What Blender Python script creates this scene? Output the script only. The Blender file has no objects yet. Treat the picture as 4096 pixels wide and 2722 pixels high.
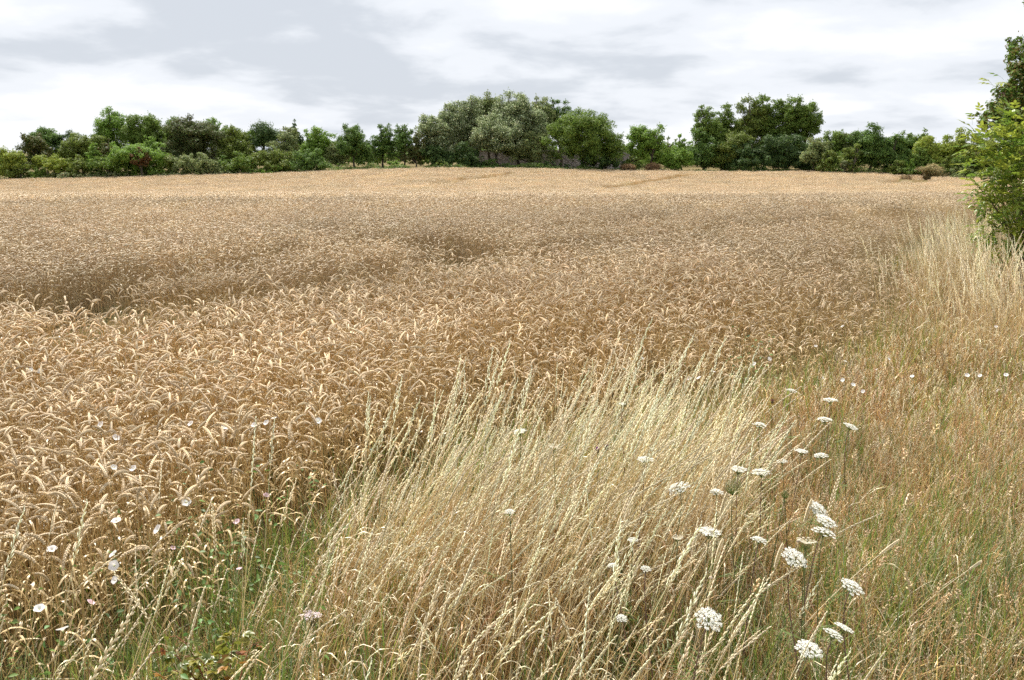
import bpy, math, random
import numpy as np

# ------------------------------------------------------------------ camera, sky, sun, exposure
scene = bpy.context.scene
col = scene.collection
rng = np.random.default_rng(7)
random.seed(7)
R = math.radians

FPX = 3547.0                       # focal length in pixels of the 4096 wide photograph
CAM_H = 2.15
PITCH = math.atan(761.0 / FPX)

cam_data = bpy.data.cameras.new('camera')
cam = bpy.data.objects.new('camera', cam_data)
col.objects.link(cam)
cam.location = (0, 0, CAM_H)
cam.rotation_euler = (math.pi / 2 - PITCH, 0, 0)
cam_data.sensor_width = 36
cam_data.lens = 36 * FPX / 4096
cam_data.clip_start = 0.05
cam_data.clip_end = 8000
scene.camera = cam

SUN_EL, SUN_AZ = R(54), R(-24)      # azimuth measured from +Y towards +X
sun_dir = np.array([math.sin(SUN_AZ) * math.cos(SUN_EL), math.cos(SUN_AZ) * math.cos(SUN_EL), math.sin(SUN_EL)])

world = bpy.data.worlds.new('World')
scene.world = world
world.use_nodes = True
wn, wl = world.node_tree.nodes, world.node_tree.links
wn.clear()


def N(nodes, kind, **kw):
    n = nodes.new(kind)
    for k, v in kw.items():
        setattr(n, k, v)
    return n


def build_world():
    out = N(wn, 'ShaderNodeOutputWorld')
    bg = N(wn, 'ShaderNodeBackground')
    bg.inputs['Strength'].default_value = 0.070
    sky = N(wn, 'ShaderNodeTexSky', sky_type='NISHITA', sun_disc=False)
    sky.sun_elevation = SUN_EL
    sky.sun_rotation = SUN_AZ
    sky.air_density = 1.0
    sky.dust_density = 1.5
    tc = N(wn, 'ShaderNodeTexCoord')
    sep = N(wn, 'ShaderNodeSeparateXYZ')
    wl.new(tc.outputs['Generated'], sep.inputs[0])

    def m(op, a, b=None, clamp=False):
        n = N(wn, 'ShaderNodeMath', operation=op, use_clamp=clamp)
        for i, v in enumerate((a, b)):
            if v is None:
                continue
            if isinstance(v, (int, float)):
                n.inputs[i].default_value = v
            else:
                wl.new(v, n.inputs[i])
        return n.outputs[0]
    zc = m('ADD', m('MAXIMUM', sep.outputs[2], 0.0), 0.2)
    comb = N(wn, 'ShaderNodeCombineXYZ')
    wl.new(m('DIVIDE', sep.outputs[0], zc), comb.inputs[0])
    wl.new(m('DIVIDE', sep.outputs[1], zc), comb.inputs[1])

    def noise(scale, detail, rough, off, dist=0.0):
        mp = N(wn, 'ShaderNodeMapping')
        mp.inputs['Location'].default_value = off
        wl.new(comb.outputs[0], mp.inputs[0])
        n = N(wn, 'ShaderNodeTexNoise')
        n.inputs['Scale'].default_value = scale
        n.inputs['Detail'].default_value = detail
        n.inputs['Roughness'].default_value = rough
        n.inputs['Distortion'].default_value = dist
        wl.new(mp.outputs[0], n.inputs['Vector'])
        return n.outputs['Fac']
    big = noise(0.55, 2, 0.5, CLOUD_OFF[0])
    mid = noise(2.0, 8, 0.52, CLOUD_OFF[1], 0.15)
    # cloud thickness: large banks broken up by smaller billows
    t = m('ADD', m('MULTIPLY', big, 0.68), m('MULTIPLY', mid, 0.52))
    ramp = N(wn, 'ShaderNodeValToRGB')
    cr = ramp.color_ramp
    cr.interpolation = 'EASE'
    cr.elements[0].position = 0.36
    cr.elements[0].color = (8.9, 9.15, 9.5, 1)       # thin, sunlit cloud: nearly white
    cr.elements[1].position = 0.74
    cr.elements[1].color = (6.0, 6.4, 7.0, 1)       # thick cloud base: grey
    for pos, c in ((0.48, (9.7, 9.75, 9.8, 1)), (0.56, (8.9, 9.05, 9.4, 1)), (0.64, (7.9, 8.2, 8.7, 1))):
        e = cr.elements.new(pos)
        e.color = c
    wl.new(t, ramp.inputs[0])
    cover = N(wn, 'ShaderNodeMapRange')
    cover.inputs['From Min'].default_value = 0.33
    cover.inputs['From Max'].default_value = 0.47
    cover.inputs['To Min'].default_value = 0.55
    cover.inputs['To Max'].default_value = 0.97
    wl.new(t, cover.inputs['Value'])
    mix = N(wn, 'ShaderNodeMixRGB')
    wl.new(cover.outputs[0], mix.inputs[0])
    wl.new(sky.outputs[0], mix.inputs[1])
    wl.new(ramp.outputs[0], mix.inputs[2])
    wl.new(mix.outputs[0], bg.inputs['Color'])
    wl.new(bg.outputs[0], out.inputs['Surface'])


CLOUD_OFF = ((-25.75, 15.45, 0.0), (11.85, -1.40, 0.4))
build_world()

sun_data = bpy.data.lights.new('sun', 'SUN')
sun_data.energy = 5.0
sun_data.angle = R(0.53)
sun_data.color = (1.0, 0.95, 0.86)
sun = bpy.data.objects.new('sun', sun_data)
col.objects.link(sun)
sun.location = (0, 0, 60)
from mathutils import Vector
sun.rotation_euler = Vector(sun_dir).to_track_quat('Z', 'Y').to_euler()

scene.view_settings.view_transform = 'Standard'
scene.view_settings.look = 'None'
scene.view_settings.exposure = 0.72
scene.view_settings.gamma = 1.0
scene.view_settings.use_curve_mapping = False
scene.render.engine = 'CYCLES'
cy = scene.cycles
cy.use_denoising = False
cy.max_bounces = 8
cy.diffuse_bounces = 5
cy.use_adaptive_sampling = True
cy.adaptive_threshold = 0.02
cy.glossy_bounces = 2
cy.transmission_bounces = 4
cy.transparent_max_bounces = 8
cy.sample_clamp_indirect = 6.0
cy.filter_width = 1.5


# ------------------------------------------------------------------ terrain and projection
def smooth(a, b, v):
    t = np.clip((np.asarray(v, float) - a) / (b - a), 0, 1)
    return t * t * (3 - 2 * t)


PROF_Y = np.array([-400, 0, 12, 20, 30, 40, 50, 60, 70, 80, 90, 100, 110, 122, 135, 150, 165, 185, 260, 500, 3000])
PROF_Z = np.array([0, 0, 0, -0.05, -0.25, -0.65, -1.1, -1.53, -1.95, -2.35, -2.7, -2.93, -3.05, -3.1, -3.05, -2.75, -2.3, -2.25, -2.6, -5, -12])
FAR_PX = np.array([-400, 0, 350, 700, 1100, 1300, 1700, 2048, 2500, 3000, 3300, 3500, 3800, 4000, 4500])
FAR_PY = np.array([718, 712, 706, 697, 688, 680, 668, 670, 677, 683, 679, 681, 691, 699, 705])


def ground_z(x, y):
    x = np.asarray(x, float)
    y = np.asarray(y, float)
    z = np.interp(y, PROF_Y, PROF_Z)
    px = 2048 + FPX * x / np.maximum(y, 5) * 1.0
    far = np.interp(px, FAR_PX, FAR_PY)
    zf = -(far - 600) / FPX * 166.0 + 1.4
    w = smooth(60, 160, y) * (1 - smooth(260, 700, y))
    z = z + w * (zf + 2.3)
    # small hummocks in the margin, gentle roll in the field
    near = 1 - smooth(14, 40, y)
    z = z + near * 0.05 * (np.sin(x * 1.9 + 0.6) * np.sin(y * 1.5 + 1.0) + 0.6 * np.sin(x * 3.7 - y * 2.9))
    return z


def ray(px, py):
    a = (px - 2048) / FPX
    b = (1361 - py) / FPX
    return np.array([a, math.cos(PITCH) + b * math.sin(PITCH), -math.sin(PITCH) + b * math.cos(PITCH)])


def on_height(px, py, h):
    """point on the picture ray that is h metres above the ground (first hit)"""
    d = ray(px, py)
    t = np.linspace(1.2, 260, 26000)
    P = d[None] * t[:, None]
    gap = CAM_H + P[:, 2] - (ground_z(P[:, 0], P[:, 1]) + h)
    i = int(np.argmax(gap < 0)) if (gap < 0).any() else len(t) - 1
    return np.array([P[i, 0], P[i, 1], CAM_H + P[i, 2]])


def at_depth(px, py, y):
    d = ray(px, py)
    t = y / d[1]
    return np.array([d[0] * t, y, CAM_H + d[2] * t])


# ------------------------------------------------------------------ materials
def plant_material(name, rough=0.55, translucent=0.35, spec=0.3, noise=0.0, noise_scale=40.0):
    """colour comes from the mesh attribute Col; the instance attribute tv shifts it a little"""
    m = bpy.data.materials.new(name)
    m.use_nodes = True
    n, l = m.node_tree.nodes, m.node_tree.links
    n.clear()
    out = N(n, 'ShaderNodeOutputMaterial')
    at = N(n, 'ShaderNodeAttribute', attribute_name='Col')
    tv = N(n, 'ShaderNodeAttribute', attribute_name='tv', attribute_type='INSTANCER')
    hs = N(n, 'ShaderNodeHueSaturation')
    add = N(n, 'ShaderNodeMath', operation='ADD')
    add.inputs[1].default_value = 1.0
    l.new(tv.outputs['Fac'], add.inputs[0])
    l.new(add.outputs[0], hs.inputs['Value'])
    hue = N(n, 'ShaderNodeAttribute', attribute_name='hv', attribute_type='INSTANCER')
    addh = N(n, 'ShaderNodeMath', operation='ADD')
    addh.inputs[1].default_value = 0.5
    l.new(hue.outputs['Fac'], addh.inputs[0])
    l.new(addh.outputs[0], hs.inputs['Hue'])
    l.new(at.outputs['Color'], hs.inputs['Color'])
    c = hs.outputs[0]
    if noise:
        tx = N(n, 'ShaderNodeTexNoise')
        tx.inputs['Scale'].default_value = noise_scale
        tx.inputs['Detail'].default_value = 3
        tcn = N(n, 'ShaderNodeTexCoord')
        l.new(tcn.outputs['Object'], tx.inputs['Vector'])
        mr = N(n, 'ShaderNodeMapRange')
        mr.inputs['From Min'].default_value = 0.3
        mr.inputs['From Max'].default_value = 0.7
        mr.inputs['To Min'].default_value = 1 - noise
        mr.inputs['To Max'].default_value = 1 + noise
        l.new(tx.outputs['Fac'], mr.inputs['Value'])
        h2 = N(n, 'ShaderNodeHueSaturation')
        l.new(mr.outputs[0], h2.inputs['Value'])
        l.new(c, h2.inputs['Color'])
        c = h2.outputs[0]
    p = N(n, 'ShaderNodeBsdfPrincipled')
    p.inputs['Roughness'].default_value = rough
    p.inputs['Specular IOR Level'].default_value = spec
    l.new(c, p.inputs['Base Color'])
    if translucent > 0:
        tr = N(n, 'ShaderNodeBsdfTranslucent')
        l.new(c, tr.inputs['Color'])
        mx = N(n, 'ShaderNodeMixShader')
        mx.inputs[0].default_value = translucent
        l.new(p.outputs[0], mx.inputs[1])
        l.new(tr.outputs[0], mx.inputs[2])
        l.new(mx.outputs[0], out.inputs['Surface'])
    else:
        l.new(p.outputs[0], out.inputs['Surface'])
    return m


M_STRAW = plant_material('straw', 0.42, 0.2, 0.5)
M_GRASS = plant_material('grass_blade', 0.5, 0.38, 0.35)
M_LEAF = plant_material('tree_leaf', 0.6, 0.4, 0.22)
M_SHRUB = plant_material('shrub_leaf', 0.38, 0.40, 0.5)
M_PETAL = plant_material('petal', 0.6, 0.35, 0.2)
M_BARK = plant_material('bark', 0.85, 0.0, 0.15, noise=0.35, noise_scale=6.0)
M_SHELL = plant_material('snail_shell', 0.4, 0.0, 0.4, noise=0.25, noise_scale=300.0)


# ------------------------------------------------------------------ mesh helpers
class MB:
    """collects faces with a colour; build() makes one mesh"""
    def __init__(self):
        self.v, self.f, self.c, self.n = [], [], [], 0

    def add(self, verts, faces, color):
        verts = np.asarray(verts, float).reshape(-1, 3)
        self.v.append(verts)
        self.f.extend([tuple(i + self.n for i in q) for q in faces])
        c = np.asarray(color, float)
        if c.ndim == 1:
            c = np.tile(c[:3], (len(verts), 1))
        self.c.append(c[:, :3])
        self.n += len(verts)

    def quads(self, V, C):
        """V (k,4,3) separate quads, C (k,3) colours"""
        k = len(V)
        self.v.append(V.reshape(-1, 3))
        base = self.n + 4 * np.arange(k)
        self.f.extend([(int(b), int(b) + 1, int(b) + 2, int(b) + 3) for b in base])
        self.c.append(np.repeat(C, 4, axis=0))
        self.n += 4 * k

    def merge(self, other, off=(0, 0, 0), rz=0.0, s=1.0):
        ca, sa = math.cos(rz), math.sin(rz)
        V = np.concatenate(other.v) * s
        W = np.stack([V[:, 0] * ca - V[:, 1] * sa, V[:, 0] * sa + V[:, 1] * ca, V[:, 2]], 1) + np.asarray(off)
        self.v.append(W)
        self.f.extend([tuple(i + self.n for i in q) for q in other.f])
        self.c.append(np.concatenate(other.c))
        self.n += len(V)

    def mesh(self, name, mat, smooth_shade=True):
        me = bpy.data.meshes.new(name)
        V = np.concatenate(self.v)
        me.from_pydata([tuple(p) for p in V.tolist()], [], self.f)
        a = me.attributes.new('Col', 'FLOAT_COLOR', 'POINT')
        C = np.concatenate([np.concatenate(self.c), np.ones((len(V), 1))], 1).astype(np.float32)
        a.data.foreach_set('color', C.ravel())
        if smooth_shade:
            me.polygons.foreach_set('use_smooth', np.ones(len(me.polygons), bool))
        me.materials.append(mat)
        return me

    def build(self, name, mat, parent=None, loc=(0, 0, 0), smooth_shade=True):
        return link(name, self.mesh(name, mat, smooth_shade), parent, loc)


def fast_quads(name, V, C, mat):
    """big leaf mesh from (k,4,3) corner array and (k,3) colours"""
    k = len(V)
    me = bpy.data.meshes.new(name)
    me.vertices.add(4 * k)
    me.vertices.foreach_set('co', V.astype(np.float32).ravel())
    me.loops.add(4 * k)
    me.loops.foreach_set('vertex_index', np.arange(4 * k, dtype=np.int32))
    me.polygons.add(k)
    me.polygons.foreach_set('loop_start', np.arange(0, 4 * k, 4, dtype=np.int32))
    me.update(calc_edges=True)
    a = me.attributes.new('Col', 'FLOAT_COLOR', 'POINT')
    cc = np.concatenate([np.repeat(C, 4, axis=0), np.ones((4 * k, 1))], 1).astype(np.float32)
    a.data.foreach_set('color', cc.ravel())
    me.materials.append(mat)
    return me


def link(name, data, parent=None, loc=(0, 0, 0)):
    o = bpy.data.objects.new(name, data)
    col.objects.link(o)
    o.location = loc
    if parent is not None:
        o.parent = parent
    return o


def tag(o, label=None, cat=None, group=None, kind=None):
    if label:
        o['label'] = label
    if cat:
        o['category'] = cat
    if group:
        o['group'] = group
    if kind:
        o['kind'] = kind
    return o


def unit(v):
    v = np.asarray(v, float)
    return v / np.maximum(np.linalg.norm(v, axis=-1, keepdims=True), 1e-9)


def tube(mb, path, radii, color, sides=5, cap=True):
    path = np.asarray(path, float)
    n = len(path)
    radii = np.broadcast_to(np.asarray(radii, float), (n,))
    T = unit(np.gradient(path, axis=0))
    ref = np.array([0.31, 0.17, 0.93]) if abs(T[0] @ np.array([0.31, 0.17, 0.93])) < 0.95 * 1.0 else np.array([1.0, 0, 0])
    U = unit(np.cross(T, ref))
    W = np.cross(T, U)
    ang = np.linspace(0, 2 * math.pi, sides, endpoint=False)
    ring = (U[:, None] * np.cos(ang)[None, :, None] + W[:, None] * np.sin(ang)[None, :, None]) * radii[:, None, None] + path[:, None]
    faces = []
    for i in range(n - 1):
        for j in range(sides):
            k = (j + 1) % sides
            faces.append((i * sides + j, i * sides + k, (i + 1) * sides + k, (i + 1) * sides + j))
    if cap and sides > 2:
        faces.append(tuple(range((n - 1) * sides, n * sides)))
    c = np.asarray(color, float)
    if c.ndim == 2:
        c = np.repeat(c, sides, axis=0)
    mb.add(ring.reshape(-1, 3), faces, c)


def strip(mb, path, widths, color, side=None, fold=0.0):
    """a flat blade along a path"""
    path = np.asarray(path, float)
    T = unit(np.gradient(path, axis=0))
    if side is None:
        a = rng.uniform(0, 2 * math.pi)
        side = np.array([math.cos(a), math.sin(a), 0.0])
    S = unit(np.asarray(side) - T * (T @ np.asarray(side))[:, None])
    w = np.asarray(widths, float)[:, None]
    L, Rr = path - S * w, path + S * w
    n = len(path)
    V = np.empty((2 * n, 3))
    V[0::2], V[1::2] = L, Rr
    F = [(2 * i, 2 * i + 1, 2 * i + 3, 2 * i + 2) for i in range(n - 1)]
    c = np.asarray(color, float)
    if c.ndim == 2:
        c = np.repeat(c, 2, axis=0)
    mb.add(V, F, c)


OCT_F = [(0, 1, 2), (0, 2, 3), (0, 3, 4), (0, 4, 1), (5, 2, 1), (5, 3, 2), (5, 4, 3), (5, 1, 4)]


def grain(mb, p, axis, length, width, thick, color, side):
    """a pointed spikelet, fattest below the middle"""
    axis = unit(axis)
    s = unit(np.asarray(side) - axis * (axis @ side))
    q = np.cross(axis, s)
    b = p + axis * length * 0.42
    V = [p, b + s * width, b + q * thick, b - s * width, b - q * thick, p + axis * length]
    mb.add(V, OCT_F, color)


def jitter(c, amt=0.12, n=None):
    c = np.asarray(c, float)
    if n is None:
        return np.clip(c * (1 + rng.normal(0, amt)), 0.004, 0.95)
    return np.clip(c[None] * (1 + rng.normal(0, amt, (n, 1))), 0.004, 0.95)


# ------------------------------------------------------------------ scatter by geometry nodes
def proto_collection(name, meshes):
    c = bpy.data.collections.new(name)
    for i, me in enumerate(meshes):
        c.objects.link(bpy.data.objects.new('%s_%02d' % (name, i), me))
    return c


def scatter(name, coll, nvar, P, rot, scl, tv, hv, label, cat='grass', idx=None):
    n = len(P)
    me = bpy.data.meshes.new(name)
    me.vertices.add(n)
    me.vertices.foreach_set('co', np.asarray(P, np.float32).ravel())
    for an, typ, val, key in (('rot', 'FLOAT_VECTOR', rot, 'vector'), ('scl', 'FLOAT_VECTOR', scl, 'vector'),
                              ('tv', 'FLOAT', tv, 'value'), ('hv', 'FLOAT', hv, 'value')):
        a = me.attributes.new(an, typ, 'POINT')
        a.data.foreach_set(key, np.asarray(val, np.float32).ravel())
    a = me.attributes.new('idx', 'INT', 'POINT')
    if idx is None:
        idx = rng.integers(0, nvar, n)
    a.data.foreach_set('value', np.asarray(idx, np.int32))
    o = link(name, me)
    g = bpy.data.node_groups.new(name + '_nodes', 'GeometryNodeTree')
    g.interface.new_socket('Geometry', in_out='INPUT', socket_type='NodeSocketGeometry')
    g.interface.new_socket('Geometry', in_out='OUTPUT', socket_type='NodeSocketGeometry')
    nd, lk = g.nodes, g.links
    gi, go = nd.new('NodeGroupInput'), nd.new('NodeGroupOutput')
    ip = nd.new('GeometryNodeInstanceOnPoints')
    ci = nd.new('GeometryNodeCollectionInfo')
    ci.inputs['Collection'].default_value = coll
    ci.inputs['Separate Children'].default_value = True
    ci.inputs['Reset Children'].default_value = True
    ip.inputs['Pick Instance'].default_value = True

    def named(an, typ):
        x = nd.new('GeometryNodeInputNamedAttribute')
        x.data_type = typ
        x.inputs['Name'].default_value = an
        return x.outputs['Attribute']
    e2r = nd.new('FunctionNodeEulerToRotation')
    lk.new(named('rot', 'FLOAT_VECTOR'), e2r.inputs[0])
    lk.new(gi.outputs[0], ip.inputs['Points'])
    lk.new(ci.outputs[0], ip.inputs['Instance'])
    lk.new(named('idx', 'INT'), ip.inputs['Instance Index'])
    lk.new(e2r.outputs[0], ip.inputs['Rotation'])
    lk.new(named('scl', 'FLOAT_VECTOR'), ip.inputs['Scale'])
    lk.new(ip.outputs[0], go.inputs[0])
    md = o.modifiers.new('scatter', 'NODES')
    md.node_group = g
    tag(o, label, cat, kind='stuff')
    return o


def in_view(x, y, margin=0.06):
    return (np.abs(x) < (0.5774 + margin) * y + 0.7) & (y > 1.3)


def pts_in(poly, x, y):
    poly = np.asarray(poly, float)
    inside = np.zeros(len(x), bool)
    j = len(poly) - 1
    for i in range(len(poly)):
        xi, yi = poly[i]
        xj, yj = poly[j]
        c = ((yi > y) != (yj > y)) & (x < (xj - xi) * (y - yi) / (yj - yi + 1e-12) + xi)
        inside ^= c
        j = i
    return inside


def line_dist(x, y, pts):
    d = np.full(len(x), 1e9)
    for (x0, y0), (x1, y1) in zip(pts[:-1], pts[1:]):
        dx, dy = x1 - x0, y1 - y0
        t = np.clip(((x - x0) * dx + (y - y0) * dy) / (dx * dx + dy * dy), 0, 1)
        d = np.minimum(d, np.hypot(x - x0 - t * dx, y - y0 - t * dy))
    return d


def vnoise(x, y, s, seed=0):
    """smooth value noise 0..1"""
    r = np.random.default_rng(100 + seed)
    T = r.random((64, 64))
    u, v = np.asarray(x) / s + 1000, np.asarray(y) / s + 1000
    i, j = np.floor(u).astype(int), np.floor(v).astype(int)
    a, b = u - i, v - j
    a, b = a * a * (3 - 2 * a), b * b * (3 - 2 * b)
    g = lambda p, q: T[p % 64, q % 64]
    return (g(i, j) * (1 - a) + g(i + 1, j) * a) * (1 - b) + (g(i, j + 1) * (1 - a) + g(i + 1, j + 1) * a) * b


# ------------------------------------------------------------------ ground
EDGE = np.array([(-6, 2.8), (-1.9, 2.85), (-1.6, 2.85), (-1.3, 3.2), (-1.17, 3.9), (-1.0, 4.5), (-0.8, 5.0), (-0.23, 5.5),
                 (0.9, 6.1), (2.5, 7.0), (4.1, 8.9), (5.9, 12.6), (8.5, 19), (11.8, 24), (30, 50), (60, 85), (95, 120), (110, 168)])


def edge_dist(x, y):
    """signed distance from the crop edge, positive inside the wheat"""
    d = line_dist(x, y, EDGE)
    poly = list(map(tuple, EDGE)) + [(110, 400), (-400, 400), (-400, 2.8)]
    return np.where(pts_in(poly, x, y), d, -d)


def build_ground():
    ys = np.concatenate([np.arange(-30, 1, 6), np.arange(1, 16, 0.35), np.geomspace(16, 300, 90), np.geomspace(330, 5000, 14)])
    us = np.concatenate([-np.geomspace(0.62, 14, 16)[::-1], np.linspace(-0.6, 0.6, 80), np.geomspace(0.62, 14, 16)])
    Y, U = np.meshgrid(ys, us, indexing='ij')
    X = U * np.maximum(np.abs(Y), 12)
    Z = ground_z(X, Y)
    V = np.stack([X, Y, Z], -1).reshape(-1, 3)
    nu = len(us)
    F = [(i * nu + j, i * nu + j + 1, (i + 1) * nu + j + 1, (i + 1) * nu + j) for i in range(len(ys) - 1) for j in range(nu - 1)]
    me = bpy.data.meshes.new('ground')
    me.from_pydata([tuple(v) for v in V.tolist()], [], F)
    me.polygons.foreach_set('use_smooth', np.ones(len(F), bool))
    m = bpy.data.materials.new('soil_and_thatch')
    m.use_nodes = True
    n, l = m.node_tree.nodes, m.node_tree.links
    p = n['Principled BSDF']
    p.inputs['Roughness'].default_value = 0.95
    p.inputs['Specular IOR Level'].default_value = 0.1
    tc = N(n, 'ShaderNodeTexCoord')
    a = N(n, 'ShaderNodeTexNoise')
    a.inputs['Scale'].default_value = 1.6
    a.inputs['Detail'].default_value = 8
    b = N(n, 'ShaderNodeTexNoise')
    b.inputs['Scale'].default_value = 38
    b.inputs['Detail'].default_value = 6
    l.new(tc.outputs['Object'], a.inputs['Vector'])
    l.new(tc.outputs['Object'], b.inputs['Vector'])
    r1 = N(n, 'ShaderNodeValToRGB')
    r1.color_ramp.elements[0].position, r1.color_ramp.elements[1].position = 0.35, 0.65
    r1.color_ramp.elements[0].color = (0.20, 0.14, 0.07, 1)
    r1.color_ramp.elements[1].color = (0.13, 0.125, 0.045, 1)
    r2 = N(n, 'ShaderNodeValToRGB')
    r2.color_ramp.elements[0].position, r2.color_ramp.elements[1].position = 0.35, 0.7
    r2.color_ramp.elements[0].color = (0.45, 0.45, 0.45, 1)
    r2.color_ramp.elements[1].color = (1.3, 1.25, 1.15, 1)
    l.new(a.outputs['Fac'], r1.inputs[0])
    l.new(b.outputs['Fac'], r2.inputs[0])
    mx = N(n, 'ShaderNodeMixRGB', blend_type='MULTIPLY')
    mx.inputs[0].default_value = 1
    l.new(r1.outputs[0], mx.inputs[1])
    l.new(r2.outputs[0], mx.inputs[2])
    l.new(mx.outputs[0], p.inputs['Base Color'])
    bp = N(n, 'ShaderNodeBump')
    bp.inputs['Distance'].default_value = 0.03
    l.new(b.outputs['Fac'], bp.inputs['Height'])
    l.new(bp.outputs[0], p.inputs['Normal'])
    me.materials.append(m)
    tag(link('ground', me), kind='structure')


build_ground()


# a low cloud ahead and above the picture: its real shadow lies across the middle of the field
def build_cloud():
    H = 240.0
    off = sun_dir[:2] / sun_dir[2] * H
    shade = np.array([(-70, 14), (-30, 10.5), (-14, 10.0), (-7, 9.6), (-3, 9.4), (0, 8.9), (2.5, 10.0), (5, 13), (9, 19), (20, 31), (50, 55), (120, 70),
                      (130, 105), (70, 98), (45, 88), (28, 70), (14, 52), (0, 40), (-12, 34), (-30, 30), (-70, 30)], float)
    # resample the outline and roughen it
    C = shade.mean(0)
    P = np.concatenate([shade, shade[:1]])
    seg = np.hypot(*np.diff(P, axis=0).T)
    s = np.concatenate([[0], np.cumsum(seg)])
    n = 160
    u = np.linspace(0, s[-1], n, endpoint=False)
    B = np.stack([np.interp(u, s, P[:, 0]), np.interp(u, s, P[:, 1])], 1)
    # spine along the middle, so that every ring stays inside the outline
    verts, faces = [], []
    rings = 7
    mid = np.stack([B[:, 0], np.interp(B[:, 0], [-70, -14, 0, 14, 60, 130], [22, 21, 23, 37, 76, 86])], 1)
    for side in (1, -1):
        for k in range(rings):
            t = k / (rings - 1)
            Q = B * (1 - t) + mid * t
            hgt = 9 * math.sqrt(max(0, 1 - (1 - t) ** 2)) if side > 0 else -3.0 * t
            lump = 3.5 * t * vnoise(Q[:, 0], Q[:, 1], 7, 5)
            verts.append(np.concatenate([Q + off, np.full((n, 1), H + hgt) + (lump * side * 0.8)[:, None]], 1))
    V = np.concatenate(verts)
    for sd in range(2):
        base = sd * rings * n
        for k in range(rings - 1):
            for j in range(n):
                q = (base + k * n + j, base + k * n + (j + 1) % n, base + (k + 1) * n + (j + 1) % n, base + (k + 1) * n + j)
                faces.append(q if sd == 0 else q[::-1])
    me = bpy.data.meshes.new('cloud')
    me.from_pydata([tuple(v) for v in V.tolist()], [], faces)
    me.polygons.foreach_set('use_smooth', np.ones(len(faces), bool))
    m = bpy.data.materials.new('cloud_vapour')
    m.use_nodes = True
    nd, l = m.node_tree.nodes, m.node_tree.links
    nd.clear()
    out = N(nd, 'ShaderNodeOutputMaterial')
    tr = N(nd, 'ShaderNodeBsdfTransparent')
    df = N(nd, 'ShaderNodeBsdfTranslucent')
    df.inputs['Color'].default_value = (0.9, 0.9, 0.9, 1)
    mx = N(nd, 'ShaderNodeMixShader')
    tx = N(nd, 'ShaderNodeTexNoise')
    tx.inputs['Scale'].default_value = 0.05
    tx.inputs['Detail'].default_value = 4
    tcn = N(nd, 'ShaderNodeTexCoord')
    l.new(tcn.outputs['Object'], tx.inputs['Vector'])
    mr = N(nd, 'ShaderNodeMapRange')
    mr.inputs['From Min'].default_value = 0.3
    mr.inputs['From Max'].default_value = 0.7
    mr.inputs['To Min'].default_value = 0.16
    mr.inputs['To Max'].default_value = 0.34
    l.new(tx.outputs['Fac'], mr.inputs['Value'])
    l.new(mr.outputs[0], mx.inputs[0])
    l.new(tr.outputs[0], mx.inputs[1])
    l.new(df.outputs[0], mx.inputs[2])
    l.new(mx.outputs[0], out.inputs['Surface'])
    me.materials.append(m)
    tag(link('cloud', me), 'thin white cloud drifting above the wheat field', 'cloud', kind='structure')


build_cloud()

# ------------------------------------------------------------------ wheat
C_EAR = np.array((0.71, 0.565, 0.365))
C_STEM = np.array((0.57, 0.40, 0.18))
C_DRYLEAF = np.array((0.58, 0.44, 0.23))


def bent_path(h, lean, az, t_neck, t_end, neck, ear, nst=5, nneck=4, near=5):
    """stem, neck and ear as one bending line; angles from the vertical"""
    d = np.array([math.cos(az), math.sin(az), 0])
    seg, ang = [], []
    for i in range(nst):
        seg.append(h / nst)
        ang.append(lean * (i + 0.5) / nst)
    for i in range(nneck):
        seg.append(neck / nneck)
        ang.append(lean + (t_neck - lean) * ((i + 1) / nneck) ** 1.2)
    for i in range(near):
        seg.append(ear / near)
        ang.append(t_neck + (t_end - t_neck) * (i + 1) / near)
    P = [np.zeros(3)]
    for s_, a_ in zip(seg, ang):
        P.append(P[-1] + s_ * (d * math.sin(a_) + np.array([0, 0, 1]) * math.cos(a_)))
    return np.array(P), nst + nneck


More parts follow.
